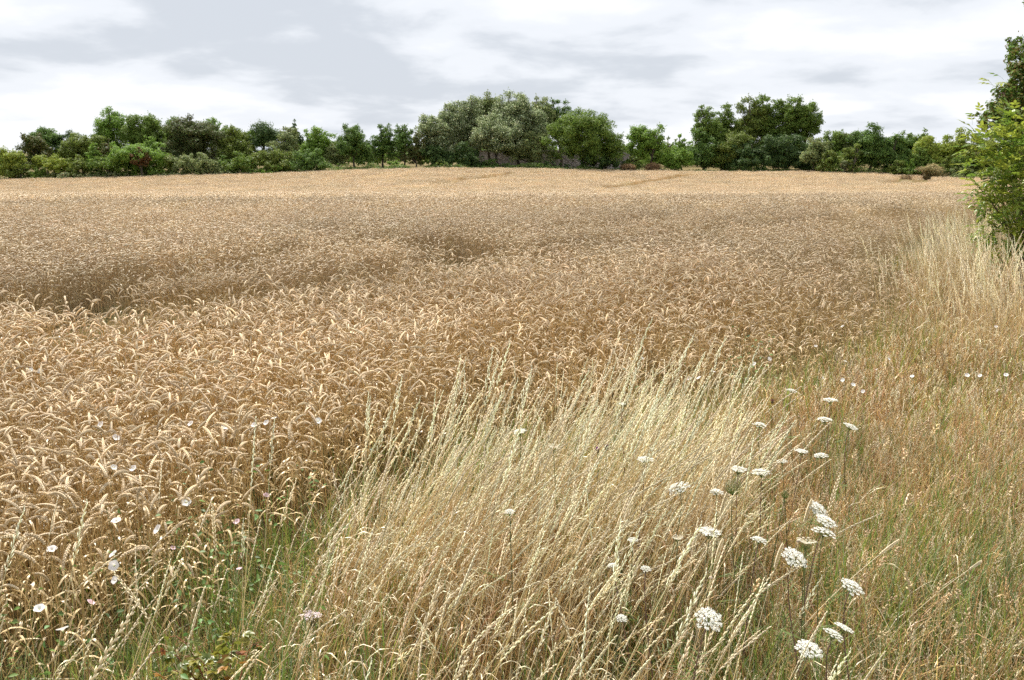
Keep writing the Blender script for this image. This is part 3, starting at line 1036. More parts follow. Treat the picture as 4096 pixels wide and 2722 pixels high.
HEDGE = 'trees and hedge along the far side of the field'
TREES = [
    # name, label, category, cx, top, hw, bot, distance, style, colour
    ('tree', 'small round brownish green tree at the far left of the tree line', 'tree', 137, 519, 56, 655, 174, 'round', 'brown'),
    ('tree', 'dark green tree with pointed tips behind the leftmost brownish tree', 'tree', 183, 500, 62, 640, 184, 'upright', 'dark'),
    ('tree', 'low dark tree between the leftmost trees and the olive tree', 'tree', 257, 515, 52, 640, 184, 'round', 'deep'),
    ('tree', 'olive green tree with brown tips left of the tall airy tree', 'tree', 332, 513, 76, 660, 176, 'round', 'olive'),
    ('tree', 'tall airy green tree, tallest of the left wood', 'tree', 455, 428, 68, 620, 184, 'open', 'light'),
    ('tree', 'full dark green tree right of the tall airy one', 'tree', 580, 447, 86, 620, 182, 'round', 'mid'),
    ('tree', 'mid green tree left behind the copper coloured tree', 'tree', 690, 466, 56, 620, 186, 'open', 'mid'),
    ('tree', 'broad copper purple tree in the left wood', 'tree', 785, 454, 108, 645, 178, 'round', 'copper'),
    ('tree', 'light green tree top right behind the copper coloured tree', 'tree', 850, 461, 46, 600, 188, 'open', 'light'),
    ('tree', 'green tree just right of the copper coloured tree', 'tree', 912, 492, 56, 640, 186, 'round', 'mid'),
    ('tree', 'olive tree in front, right of the copper coloured tree', 'tree', 946, 503, 66, 660, 177, 'round', 'olive'),
    ('tree', 'narrow mid green tree left of the dark pine', 'tree', 1004, 502, 46, 640, 184, 'upright', 'mid'),
    ('pine_tree', 'dark rounded pine right of the copper coloured tree', 'tree', 1067, 486, 54, 630, 180, 'pine', 'deep'),
    ('tree', 'grey green tree beside the dark pine', 'tree', 1138, 505, 66, 650, 177, 'round', 'grey'),
    ('conifer', 'dark pointed conifer top between two paler trees', 'tree', 1184, 480, 30, 620, 184, 'upright', 'deep'),
    ('tree', 'light airy tree at the right end of the left wood', 'tree', 1276, 497, 62, 660, 178, 'open', 'light'),
    ('tree', 'low greyish tree filling the gap left of the dark sycamores', 'tree', 1352, 560, 46, 690, 176, 'upright', 'grey'),
    ('tree', 'slender young light green tree in front of the olive tree', 'tree', 378, 560, 32, 690, 171, 'upright', 'light'),
    ('tree', 'small reddish green tree left of the bright green thicket', 'tree', 438, 548, 40, 690, 172, 'round', 'brown'),
    # front row of shrubs on the left
    ('shrub', 'yellow green shrub at the left border of the picture', 'shrub', 28, 588, 66, 700, 169, 'shrub', 'yellow'),
    ('shrub', 'low dull green shrub in front at the left border', 'shrub', 62, 655, 46, 708, 167.5, 'shrub', 'olive'),
    ('shrub', 'small round green shrub, lowest near the left border', 'shrub', 142, 668, 32, 706, 167.5, 'shrub', 'mid'),
    ('shrub', 'wide yellow green shrub below the leftmost trees', 'shrub', 206, 612, 78, 705, 170, 'shrub', 'yellow'),
    ('shrub', 'rounded green shrub below the olive tree', 'shrub', 309, 616, 52, 700, 169, 'shrub', 'olive'),
    ('shrub', 'broad low green shrub left of the bright green thicket', 'shrub', 430, 620, 86, 700, 168.5, 'shrub', 'mid'),
    ('shrub', 'large bright green thicket behind the rusty shrub', 'shrub', 560, 556, 128, 700, 170.5, 'shrub', 'light'),
    ('shrub', 'bright green young growth standing above the thicket', 'shrub', 600, 528, 34, 640, 173, 'upright', 'light'),
    ('shrub', 'rusty brown cone shaped shrub in front of the bright thicket', 'shrub', 563, 586, 40, 705, 167.5, 'shrub', 'rust'),
    ('shrub', 'olive shrub at the right flank of the bright thicket', 'shrub', 676, 612, 42, 700, 169, 'shrub', 'olive'),
    ('shrub', 'grey green dome shaped shrub below the copper coloured tree', 'shrub', 768, 598, 88, 700, 169, 'shrub', 'grey'),
    ('shrub', 'smaller grey green shrub right of the grey dome', 'shrub', 845, 612, 48, 700, 168, 'shrub', 'grey'),
    ('shrub', 'dark low shrub in the gap below the olive tree', 'shrub', 888, 618, 34, 690, 170, 'shrub', 'dark'),
    ('shrub', 'fresh green rounded shrub below the dark pine', 'shrub', 965, 606, 68, 690, 168, 'shrub', 'mid'),
    ('shrub', 'olive shrub with domed top below the grey green tree', 'shrub', 1088, 580, 78, 690, 169, 'shrub', 'olive'),
    ('shrub', 'dark green broad shrub at the right end of the left hedge', 'shrub', 1234, 580, 78, 688, 168.5, 'shrub', 'dark'),
    ('shrub', 'very low bright green bush at the crop edge below the olive shrub', 'shrub', 1080, 662, 66, 690, 167.3, 'shrub', 'light'),
    ('bramble', 'pale leaved bramble heap at the crop edge, left one', 'bramble', 285, 686, 96, 708, 167.2, 'shrub', 'pale'),
    ('bramble', 'pale leaved bramble heap below the bright green thicket', 'bramble', 440, 684, 60, 706, 167.0, 'shrub', 'pale'),
    ('bramble', 'pale low bramble strip between thicket and grey dome', 'bramble', 690, 690, 70, 700, 167.0, 'shrub', 'pale'),
    ('bramble', 'pale low bramble strip in front of the fresh green shrub', 'bramble', 905, 682, 84, 692, 167.0, 'shrub', 'pale'),
    # centre
    ('sycamore_tree', 'dark sycamore, left one of the three left of the silvery poplars', 'tree', 1424, 485, 72, 665, 174, 'open', 'dark'),
    ('sycamore_tree', 'dark round topped sycamore, middle of the three left of the poplars', 'tree', 1528, 470, 52, 668, 176, 'open', 'dark'),
    ('sycamore_tree', 'dark sycamore touching the leaning silvery poplar', 'tree', 1612, 496, 56, 660, 175, 'open', 'dark'),
    ('tree', 'low dark thorn tree between sycamores and poplars', 'tree', 1662, 522, 46, 668, 173, 'round', 'brown'),
    ('shrub', 'bright green distant shrub seen between the sycamore trunks', 'shrub', 1572, 642, 36, 670, 200, 'shrub', 'light'),
    ('poplar_tree', 'silvery poplar leaning left, at the left end of the poplar group', 'tree', 1738, 452, 72, 640, 176, 'poplar', 'silver'),
    ('poplar_tree', 'silvery poplar second from the left in the tall group', 'tree', 1805, 398, 66, 620, 179, 'poplar', 'silver'),
    ('poplar_tree', 'tall silvery poplar third from the left in the group', 'tree', 1878, 374, 72, 620, 181, 'poplar', 'silver'),
    ('poplar_tree', 'tall silvery poplar with a dark top left of the tallest', 'tree', 1958, 360, 66, 600, 183, 'poplar', 'grey'),
    ('poplar_tree', 'tallest silvery poplar in the middle of the tree line', 'tree', 2084, 350, 104, 610, 180, 'poplar', 'silver'),
    ('poplar_tree', 'grey green poplar just right of the tallest', 'tree', 2168, 378, 58, 600, 184, 'poplar', 'grey'),
    ('poplar_tree', 'dark topped poplar behind the broad sycamore', 'tree', 2243, 387, 54, 600, 186, 'round', 'dark'),
    ('poplar_tree', 'lower pale poplar standing in front of the tall ones', 'tree', 1995, 448, 96, 640, 174, 'poplar', 'silver'),
    ('poplar_tree', 'thin grey poplar with open foliage over the flint wall', 'tree', 2120, 520, 80, 670, 175, 'poplar', 'grey'),
    ('sycamore_tree', 'broad green sycamore right of the silvery poplars', 'tree', 2340, 424, 146, 668, 173, 'open', 'mid'),
    ('shrub', 'dark ivy covered thicket under the leaning poplar', 'shrub', 1752, 574, 66, 670, 172, 'shrub', 'deep'),
    ('shrub', 'dark ivy covered thicket under the middle poplars', 'shrub', 1875, 560, 62, 670, 172, 'shrub', 'deep'),
    ('shrub', 'dark green low bush in front of the flint wall', 'shrub', 1970, 634, 60, 670, 171, 'shrub', 'dark'),
    ('shrub', 'dark low undergrowth below the broad sycamore', 'shrub', 2200, 642, 74, 675, 171, 'shrub', 'deep'),
    ('shrub', 'dark low thicket under the right half of the broad sycamore', 'shrub', 2410, 612, 92, 678, 171, 'shrub', 'deep'),
    ('tree', 'round light green tree alone in the gap right of centre', 'tree', 2596, 491, 76, 668, 172, 'round', 'light'),
    ('shrub', 'olive scrub at the left foot of the lone light green tree', 'shrub', 2530, 618, 40, 680, 170, 'shrub', 'olive'),
    ('dock_clump', 'rusty dried dock clump left below the lone tree', 'weed', 2520, 654, 34, 680, 167.6, 'weed', 'dock'),
    ('dock_clump', 'rusty dried dock clump right below the lone tree', 'weed', 2607, 646, 36, 680, 167.6, 'weed', 'dock'),
    ('tree', 'small distant olive tree right behind the lone tree', 'tree', 2690, 540, 36, 660, 190, 'round', 'olive'),
    ('tree', 'pale light green tree at the left foot of the flat topped group', 'tree', 2735, 530, 46, 676, 175, 'open', 'light'),
    ('shrub', 'bright rounded shrub between lone tree and flat topped group', 'shrub', 2712, 586, 62, 682, 170, 'shrub', 'light'),
    # flat topped group on the right
    ('sycamore_tree', 'leftmost tree of the flat topped group on the right', 'tree', 2822, 417, 62, 600, 176, 'open', 'mid'),
    ('sycamore_tree', 'second tree of the flat topped group on the right', 'tree', 2893, 404, 66, 640, 178, 'open', 'mid'),
    ('sycamore_tree', 'third tree of the flat topped group, with sky gaps in it', 'tree', 2980, 376, 70, 620, 177, 'open', 'olive'),
    ('sycamore_tree', 'fourth and highest tree of the flat topped group', 'tree', 3062, 370, 68, 610, 178, 'open', 'mid'),
    ('sycamore_tree', 'fifth tree of the flat topped group, dense green top', 'tree', 3150, 376, 72, 600, 177, 'open', 'mid'),
    ('sycamore_tree', 'rightmost tree of the flat topped group, overhanging to the right', 'tree', 3212, 386, 66, 560, 176, 'open', 'mid'),
    ('tree', 'low olive tree in front of the flat topped group', 'tree', 2925, 505, 86, 640, 173, 'shrub', 'olive'),
    ('tree', 'dark leafy tree at the left foot of the flat topped group', 'tree', 2820, 515, 72, 684, 173, 'shrub', 'dark'),
    ('shrub', 'very dark thicket under the middle of the flat topped group', 'shrub', 3010, 560, 100, 684, 171, 'shrub', 'deep'),
    ('shrub', 'very dark ivy thicket under the right of the flat topped group', 'shrub', 3150, 520, 96, 684, 171, 'shrub', 'deep'),
    # hedge on the right
    ('willow_shrub', 'grey green upright sallow beside the flat topped group', 'shrub', 3262, 535, 58, 684, 165, 'upright', 'grey'),
    ('willow_shrub', 'green sallow with a ragged top in the right hedge', 'shrub', 3330, 517, 60, 684, 166, 'upright', 'mid'),
    ('willow_shrub', 'upright grey sallow left of the tall dark hedge tree', 'shrub', 3402, 517, 46, 684, 166, 'upright', 'grey'),
    ('shrub', 'light green low shrub in front of the sallows', 'shrub', 3315, 596, 46, 684, 162, 'shrub', 'olive'),
    ('shrub', 'small silvery sprout at the crop edge below the sallows', 'shrub', 3388, 640, 18, 684, 160, 'upright', 'pale'),
    ('thorn_tree', 'tall dark hedge thorn with a yellowish left side', 'tree', 3478, 496, 78, 680, 163, 'shrub', 'dark'),
    ('shrub', 'yellowish flank of growth left of the tall dark thorn', 'shrub', 3405, 560, 40, 680, 161, 'shrub', 'olive'),
    ('thorn_tree', 'dark hedge thorn right of the tall one', 'tree', 3562, 522, 72, 682, 162, 'shrub', 'dark'),
    ('shrub', 'dull green hedge shrub behind the dark thorns', 'shrub', 3625, 519, 60, 680, 168, 'shrub', 'mid'),
    ('shrub', 'green dome in the right hedge left of the yellowish one', 'shrub', 3692, 506, 58, 680, 167, 'shrub', 'mid'),
    ('shrub', 'broad yellowish green shrub in the right hedge', 'shrub', 3745, 532, 84, 685, 163, 'shrub', 'yellow'),
    ('shrub', 'yellowish green shrub in the hedge next to the elder', 'shrub', 3848, 507, 78, 690, 164, 'shrub', 'yellow'),
    ('shrub', 'olive hedge shrub half hidden by the near elder', 'shrub', 3930, 522, 66, 690, 163, 'shrub', 'olive'),
    ('shrub', 'dark hollow shrub below the yellowish hedge', 'shrub', 3680, 590, 60, 690, 161, 'shrub', 'mid'),
    ('shrub', 'low leafy bush left of the small round bright one', 'shrub', 3592, 640, 42, 684, 158, 'shrub', 'olive'),
    ('shrub', 'small round bright shrub at the foot of the right hedge', 'shrub', 3655, 628, 32, 684, 158, 'shrub', 'light'),
    ('shrub', 'second small bright shrub at the foot of the right hedge', 'shrub', 3786, 622, 34, 690, 158, 'shrub', 'olive'),
    ('shrub', 'dark small shrub at the hedge foot near the elder', 'shrub', 3852, 614, 40, 692, 158, 'shrub', 'mid'),
    ('grass_tussock', 'beige dry grass mound at the foot of the right hedge', 'grass', 3735, 656, 58, 690, 157, 'weed', 'straw'),
    ('bramble', 'dark green bramble strip right of the beige grass mound', 'bramble', 3840, 664, 70, 694, 156.5, 'shrub', 'grey'),
    ('bramble', 'dark green bramble strip left of the beige grass mound', 'bramble', 3640, 668, 50, 688, 157, 'shrub', 'mid'),
]
for t_ in TREES:
    plant_tree(*t_, group=HEDGE)


def far_wood():
    """wooded country beyond the hedge, one far-off mass seen through the gaps"""
    P, Nn, Cs = [], [], []
    for i in range(240):
        x = rng.uniform(-250, 250)
        y = rng.uniform(225, 330)
        h = rng.uniform(3.6, 6.0) + 2.0 * vnoise(x, 0, 30, 61)
        rx = rng.uniform(5, 10)
        gz = float(ground_z(x, y))
        p, n_, _ = crown_points(np.array([x, y, gz + h * 0.45]), np.array([rx, rx * 0.7, h * 0.6]), 14, 0.5, 0.42, lobe=(0.35, 0.55))
        P.append(p)
        Nn.append(n_)
        Cs.append(np.tile(jitter(np.array(GREEN[('mid', 'dark', 'olive', 'grey')[rng.integers(0, 4)]][0]) * 1.1, 0.15), (len(p), 1)))
    P, Nn, Cs = np.concatenate(P), np.concatenate(Nn), np.concatenate(Cs)
    V, C = leaf_quads(P, Nn, 0.42, [(1, 1, 1)])
    o = link('woodland', fast_quads('woodland', V, np.clip(C * Cs, 0.01, 0.5), M_LEAF))
    tag(o, 'distant woodland glimpsed between the trunks of the tree line', 'woodland', kind='stuff')


far_wood()


def undergrowth():
    """nettles, grass and bramble along the foot of the tree line"""
    n = 52000
    x = rng.uniform(-112, 112, n)
    px = 2048 + FPX * x / 168
    y = np.where(px > 3250, rng.uniform(159, 166, n), rng.uniform(167.6, 173, n)) + rng.normal(0, 0.3, n)
    h = (0.5 + 1.9 * vnoise(x, y * 0.4, 2.2, 71) ** 1.5) * (0.6 + 0.8 * vnoise(x, y, 9, 72))
    z = ground_z(x, y) + h * rng.random(n) ** 0.6 + 0.05
    P = np.stack([x, y, z], 1)
    Nn = unit(rng.normal(0, 0.6, (n, 3)) + np.array([0, -0.35, 0.8]))
    V, C = leaf_quads(P, Nn, 0.13, GREEN['dark'] + GREEN['mid'] + GREEN['grey'][:1] + GREEN['olive'][:1])
    tag(link('undergrowth', fast_quads('undergrowth', V, C, M_LEAF)), 'dark green undergrowth along the foot of the tree line', 'undergrowth', kind='stuff')


undergrowth()


# an old flint wall that shows between the trunks
def build_wall():
    a, b = at_depth(1900, 600, 192), at_depth(2540, 600, 192)
    e = link('flint_wall', None, None, (a[0], 192, 0))
    tag(e, 'old grey flint wall with pale coping behind the central trees', 'wall')
    L = b[0] - a[0]
    z1 = at_depth(2048, 606, 192)[2]
    m = bpy.data.materials.new('flint')
    m.use_nodes = True
    n, l = m.node_tree.nodes, m.node_tree.links
    p = n['Principled BSDF']
    p.inputs['Roughness'].default_value = 0.7
    tc = N(n, 'ShaderNodeTexCoord')
    vo = N(n, 'ShaderNodeTexVoronoi')
    vo.inputs['Scale'].default_value = 5.0
    l.new(tc.outputs['Object'], vo.inputs['Vector'])
    rp = N(n, 'ShaderNodeValToRGB')
    cr = rp.color_ramp
    cr.elements[0].color, cr.elements[1].color = (0.13, 0.11, 0.12, 1), (0.42, 0.38, 0.37, 1)
    cr.elements[0].position, cr.elements[1].position = 0.25, 0.95
    l.new(vo.outputs['Color'], rp.inputs[0])
    l.new(rp.outputs[0], p.inputs['Base Color'])
    bp = N(n, 'ShaderNodeBump')
    bp.inputs['Distance'].default_value = 0.06
    l.new(vo.outputs['Distance'], bp.inputs['Height'])
    l.new(bp.outputs[0], p.inputs['Normal'])

    def box(x0, x1, y0, y1, zz0, zz1):
        V = [(x0, y0, zz0), (x1, y0, zz0), (x1, y1, zz0), (x0, y1, zz0), (x0, y0, zz1), (x1, y0, zz1), (x1, y1, zz1), (x0, y1, zz1)]
        F = [(0, 3, 2, 1), (4, 5, 6, 7), (0, 1, 5, 4), (1, 2, 6, 5), (2, 3, 7, 6), (3, 0, 4, 7)]
        return V, F
    mb = MB()
    mb.add(*box(0, L, -0.25, 0.25, -4.5, z1), (0.3, 0.3, 0.3))
    mb.build('wall', m, e, smooth_shade=False)
    mb = MB()
    mb.add(*box(-0.05, L + 0.05, -0.34, 0.34, z1, z1 + 0.22), (0.34, 0.31, 0.29))
    mb.build('coping', M_BARK, e, smooth_shade=False)


build_wall()


# ------------------------------------------------------------------ grasses of the field margin
STRAW_PALE = np.array((0.86, 0.75, 0.51))
STRAW_GOLD = np.array((0.70, 0.48, 0.18))
STRAW_BROWN = np.array((0.43, 0.285, 0.13))
STRAW_RED = np.array((0.36, 0.19, 0.09))
BLADE_GREEN = np.array((0.16, 0.24, 0.045))
BLADE_YELLOW = np.array((0.30, 0.32, 0.075))
BLADE_BLUE = np.array((0.20, 0.27, 0.13))


def arc(h, lean0, lean1, n, az=0.0):
    """a line that starts lean0 and ends lean1 away from the vertical"""
    a = lean0 + (lean1 - lean0) * np.linspace(0, 1, n) ** 1.3
    st = h / n
    d = np.stack([np.sin(a) * math.cos(az), np.sin(a) * math.sin(az), np.cos(a)], 1) * st
    return np.concatenate([np.zeros((1, 3)), np.cumsum(d, axis=0)])


def seed_stem(h, lean0, lean1, head, kind='spike', fine=1.0, stem_c=STRAW_GOLD, head_c=STRAW_PALE, blade=True):
    mb = MB()
    n = 9
    P = arc(h, lean0, lean1, n)
    sc_, hc_ = jitter(stem_c, 0.14), jitter(head_c, 0.12)
    t = np.linspace(0, 1, n + 1)
    cc = sc_[None] * (1 - t[:, None] ** 1.2) + hc_[None] * t[:, None] ** 1.2
    tube(mb, P, np.linspace(0.0018, 0.0009, n + 1) * fine, cc, 3, cap=False)
    # spikelets on the upper part
    L = np.concatenate([[0], np.cumsum(np.linalg.norm(np.diff(P, axis=0), axis=1))])
    m_ = {'spike': 22, 'panicle': 26, 'fine': 9, 'plump': 9}[kind]
    for i in range(m_):
        f = (i + 0.5) / m_
        s = L[-1] - head * (1 - f)
        p = np.array([np.interp(s, L, P[:, k]) for k in range(3)])
        q = np.array([np.interp(min(s + 0.02, L[-1]), L, P[:, k]) for k in range(3)]) - p
        T = unit(q if np.linalg.norm(q) > 1e-6 else P[-1] - P[-2])
        a = rng.uniform(0, 2 * math.pi) if kind != 'spike' else (i % 2) * math.pi + rng.normal(0, 0.5)
        U = unit(np.cross(T, (0.2, 1.0, 0.1)))
        W = np.cross(T, U)
        side = U * math.cos(a) + W * math.sin(a)
        taper = 0.55 + 0.6 * math.sin(math.pi * min(1, 0.15 + f * 0.9))
        if kind == 'spike':
            grain(mb, p, T + side * 0.13, 0.022 * taper * fine, 0.0028 * fine, 0.0024 * fine, jitter(hc_, 0.1), W)
        elif kind == 'panicle':
            grain(mb, p + side * 0.004 * (1 - f), T + side * 0.24, 0.022 * taper * fine, 0.0024 * fine, 0.0020 * fine, jitter(hc_, 0.1), W)
        elif kind == 'fine':
            grain(mb, p + side * 0.004 * (1 - f), T + side * 0.35, 0.014 * taper * fine, 0.0017 * fine, 0.0013 * fine, jitter(hc_, 0.14), W)
        else:
            grain(mb, p + side * 0.003, T * 0.8 + side * 0.6, 0.017 * taper, 0.0048, 0.0042, jitter(hc_, 0.1), W)
    if blade:
        for _ in range(2):
            a = rng.uniform(0, 2 * math.pi)
            i0 = rng.integers(0, 5)
            l = rng.uniform(0.14, 0.30)
            tt = np.linspace(0, 1, 5)
            pth = P[i0] + np.stack([np.cos(a) * l * 0.6 * tt, np.sin(a) * l * 0.6 * tt, l * (0.8 * tt - 0.9 * tt ** 2)], 1)
            strip(mb, pth, 0.0022 * np.sin(np.pi * (0.15 + 0.84 * tt)), jitter(STRAW_PALE if rng.random() < 0.6 else STRAW_BROWN, 0.15))
    return mb


def blade_clump(count, radius, h0, h1, colours, width=0.0024, droop=(0.2, 1.1), flat=0.0):
    mb = MB()
    for _ in range(count):
        a, r_ = rng.uniform(0, 2 * math.pi), radius * math.sqrt(rng.random())
        h = rng.uniform(h0, h1)
        az = rng.uniform(0, 2 * math.pi)
        P = arc(h, rng.uniform(0.02, 0.3) + flat, rng.uniform(*droop) + flat, 5, az)
        P[:, 2] = np.maximum(P[:, 2], 0.004)
        P[:, 0] += r_ * math.cos(a)
        P[:, 1] += r_ * math.sin(a)
        t = np.linspace(0, 1, 6)
        c = colours[rng.integers(0, len(colours))]
        w = width * rng.uniform(0.7, 1.3) * np.maximum(1 - t ** 2.2, 0.05)
        strip(mb, P, w, jitter(c, 0.18), side=(-math.sin(az), math.cos(az), 0))
    return mb


def stem_clump(count, radius, h0, h1, lean, kind, fine, stem_c, head_c, head=(0.05, 0.11)):
    mb = MB()
    for _ in range(count):
        a, r_ = rng.uniform(0, 2 * math.pi), radius * math.sqrt(rng.random())
        s = seed_stem(rng.uniform(h0, h1), rng.uniform(0, 0.15), rng.uniform(*lean), rng.uniform(*head), kind, fine,
                      stem_c[rng.integers(0, len(stem_c))], head_c[rng.integers(0, len(head_c))], blade=False)
        mb.merge(s, (r_ * math.cos(a), r_ * math.sin(a), 0), rng.uniform(0, 6.28))
    return mb


def scatter_points(density, region, cell):
    """jittered grid points inside a box, kept with probability density(x, y) (0..1)"""
    x0, x1, y0, y1 = region
    X, Y = np.meshgrid(np.arange(x0, x1, cell), np.arange(y0, y1, cell))
    X = (X + rng.uniform(-0.5, 0.5, X.shape) * cell).ravel()
    Y = (Y + rng.uniform(-0.5, 0.5, Y.shape) * cell).ravel()
    k = in_view(X, Y, 0.1)
    X, Y = X[k], Y[k]
    k = (rng.random(len(X)) < density(X, Y)) & ~((((X + 0.93) / 0.27) ** 2 + ((Y - 2.45) / 0.40) ** 2 < 1) & (rng.random(len(X)) < 0.8))
    return X[k], Y[k]


def sow(name, meshes, x, y, label, lean_az=None, spread=0.4, smin=0.8, smax=1.15, hscale=None, tvs=0.1, hvs=0.008, tilt=0.06):
    n = len(x)
    P = np.stack([x, y, ground_z(x, y)], 1)
    rz = rng.uniform(0, 2 * math.pi, n) if lean_az is None else lean_az + rng.normal(0, spread, n)
    rot = np.stack([rng.normal(0, tilt, n), rng.normal(0, tilt, n), rz], 1)
    s = rng.uniform(smin, smax, n)
    if hscale is not None:
        s = s * hscale
    tv = 0.22 * (vnoise(x, y, 0.8, 11) - 0.5) + rng.normal(0, tvs, n)
    hv = rng.normal(0, hvs, n)
    scatter(name, proto_collection(name + '_kind', meshes), len(meshes), P, rot, np.stack([s, s, s], 1), tv, hv, label, 'grass')


# the tall pale drift in the middle, and the one under the elder
def drift(x, y):
    """density of the tall leaning grass in the middle of the foreground"""
    body = pts_in([(-0.95, 2.0), (-1.12, 2.5), (-1.02, 3.2), (-0.85, 3.9), (-0.45, 4.5), (0.35, 4.95), (1.05, 4.6), (1.0, 4.0), (0.6, 3.3),
                   (0.35, 2.6), (0.2, 1.9)], x, y)
    n1 = vnoise(x, y, 0.45, 21)
    core = smooth(2.7, 3.7, y) * (1 - 0.6 * smooth(4.1, 4.9, y))
    return body * (0.06 + 0.36 * core + 0.14 * smooth(3.2, 3.7, y) * (1 - smooth(4.1, 4.7, y))) * np.clip(-0.05 + 1.7 * n1, 0, 1.5)


def drift_right(x, y):
    body = pts_in([(3.7, 8.9), (3.9, 7.9), (4.6, 7.3), (7, 6.9), (9, 9), (9, 16), (7.5, 15.5), (5.8, 12.4), (4.6, 10.4)], x, y)
    return body * np.clip(-0.1 + 1.0 * vnoise(x, y, 0.9, 22), 0.05, 1)


def margin(x, y):
    """1 in the grassy margin, 0 in the crop"""
    return np.clip(0.5 - edge_dist(x, y) * 1.6, 0, 1)


def build_grass():
    # tall leaning seed grass
    tall = [seed_stem(rng.uniform(0.58, 1.12), R(rng.uniform(4, 26)), R(rng.uniform(18, 54)), rng.uniform(0.15, 0.25),
                      'spike' if rng.random() < 0.6 else 'panicle') .mesh('tall_grass', M_STRAW) for _ in range(22)]
    x, y = scatter_points(drift, (-1.5, 1.6, 1.7, 6), 0.034)
    sow('tall_pale_grass', tall, x, y, 'tall pale seeding grass leaning to the right in the foreground', lean_az=0.12, spread=0.5)
    # scattered tall stems over the left corner and the edge of the crop
    few = lambda x, y: (edge_dist(x, y) < 0.35) * pts_in([(-2.2, 1.6), (-2.2, 2.9), (-1.2, 3.3), (-0.6, 4.6), (0.6, 6.2), (1.3, 6.6), (0.9, 3.4), (0.5, 1.5)], x, y) * 0.12
    x, y = scatter_points(few, (-2.4, 2.2, 1.6, 7.5), 0.05)
    sow('tall_pale_grass', tall, x, y, 'single tall seeding grass stems along the crop edge', lean_az=0.3, spread=0.8, smin=0.7, smax=1.0)
    upright = [seed_stem(rng.uniform(0.9, 1.25), R(rng.uniform(0, 9)), R(rng.uniform(8, 30)), rng.uniform(0.18, 0.28),
                         'panicle' if rng.random() < 0.5 else 'spike', 1.15).mesh('tall_grass', M_STRAW) for _ in range(16)]
    x, y = scatter_points(drift_right, (2.8, 9.5, 6, 16), 0.06)
    sow('tall_pale_grass', upright, x, y, 'tall pale seeding grass standing in front of the elder', lean_az=2.9, spread=1.3)

    # short brown dry grass of the right hand side
    def dry(x, y):
        d = margin(x, y)
        left = smooth(0.15, 1.0, x - 0.10 * (y - 3))
        return d * np.clip(0.22 + 0.85 * left, 0, 1) * (0.5 + 0.6 * vnoise(x, y, 0.6, 31)) * (1 - 0.45 * pts_in([(0.6, 1.5), (0.7, 3.3), (1.6, 4.4), (3, 4.2), (3, 1.5)], x, y))
    brown = [stem_clump(8, 0.07, 0.20, 0.42, (0.1, 0.7), 'fine', 1.0, [STRAW_BROWN * 1.2, STRAW_GOLD, STRAW_BROWN * 1.1], [STRAW_BROWN * 1.35, STRAW_PALE * 0.85]).mesh('dry_grass', M_STRAW) for _ in range(10)]
    x, y = scatter_points(dry, (-2.4, 4.2, 1.7, 6), 0.085)
    sow('dry_grass', brown, x, y, 'short brown dry grass covering the near margin')
    coarse = [stem_clump(9, 0.10, 0.22, 0.42, (0.1, 0.7), 'fine', 1.5, [STRAW_BROWN, STRAW_GOLD], [STRAW_BROWN * 1.2, STRAW_PALE * 0.85]).mesh('dry_grass', M_STRAW) for _ in range(8)]
    x, y = scatter_points(dry, (-1, 12, 6, 16), 0.12)
    sow('dry_grass', coarse, x, y, 'short brown dry grass between crop and elder')

    # green and straw coloured blades underneath
    def green_amount(x, y):
        g = vnoise(x, y, 0.75, 41)
        corner = pts_in([(-2.5, 1.5), (-2.5, 2.75), (-1.35, 3.2), (-0.9, 3.4), (-0.75, 2.4), (-0.75, 1.5)], x, y)
        patch = np.exp(-((x - 2.1) ** 2 + (y - 7.2) ** 2) / 0.5) + 1.5 * np.exp(-((x - 4.5) ** 2 + (y - 7.2) ** 2) / 1.1) + 0.7 * np.exp(-((x - 0.9) ** 2 + (y - 6.4) ** 2) / 0.25)
        near_right = pts_in([(0.6, 1.5), (0.7, 3.3), (1.6, 4.4), (3, 4.2), (3, 1.5)], x, y)
        return np.clip(0.30 - 0.14 * ((x < 0.2) & (y > 3.3)) + 0.5 * corner + 0.5 * patch + 0.55 * near_right, 0, 1.2) * (0.4 + 0.9 * g)
    gb = [blade_clump(13, 0.06, 0.18, 0.48, [BLADE_GREEN, BLADE_GREEN, BLADE_YELLOW, BLADE_BLUE]).mesh('green_grass', M_GRASS) for _ in range(10)]
    x, y = scatter_points(lambda x, y: margin(x, y) * np.clip(green_amount(x, y), 0, 1), (-2.6, 4.2, 1.5, 6), 0.075)
    sow('green_grass', gb, x, y, 'green grass blades growing through the dry grass')
    gb2 = [blade_clump(14, 0.10, 0.18, 0.5, [BLADE_GREEN, BLADE_YELLOW, BLADE_YELLOW], 0.0035).mesh('green_grass', M_GRASS) for _ in range(8)]
    x, y = scatter_points(lambda x, y: np.clip(0.5 - edge_dist(x, y) * 0.8, 0, 1) * np.clip(green_amount(x, y), 0, 1), (-1, 12, 6, 17), 0.12)
    sow('green_grass', gb2, x, y, 'green grass in the margin below the elder')
    sb = [blade_clump(11, 0.07, 0.14, 0.40, [STRAW_PALE * 0.85, STRAW_GOLD, STRAW_BROWN, STRAW_RED], 0.0022, (0.5, 1.9), 0.1).mesh('dead_grass', M_STRAW) for _ in range(10)]
    x, y = scatter_points(lambda x, y: margin(x, y) * (0.85 - 0.4 * (drift(x, y) > 0.05)), (-2.6, 4.2, 1.5, 6), 0.085)
    sow('dead_grass', sb, x, y, 'tangled dead grass leaves near the ground')
    sb2 = [blade_clump(13, 0.11, 0.14, 0.42, [STRAW_PALE * 0.85, STRAW_GOLD, STRAW_BROWN], 0.0034, (0.5, 1.9), 0.1).mesh('dead_grass', M_STRAW) for _ in range(6)]
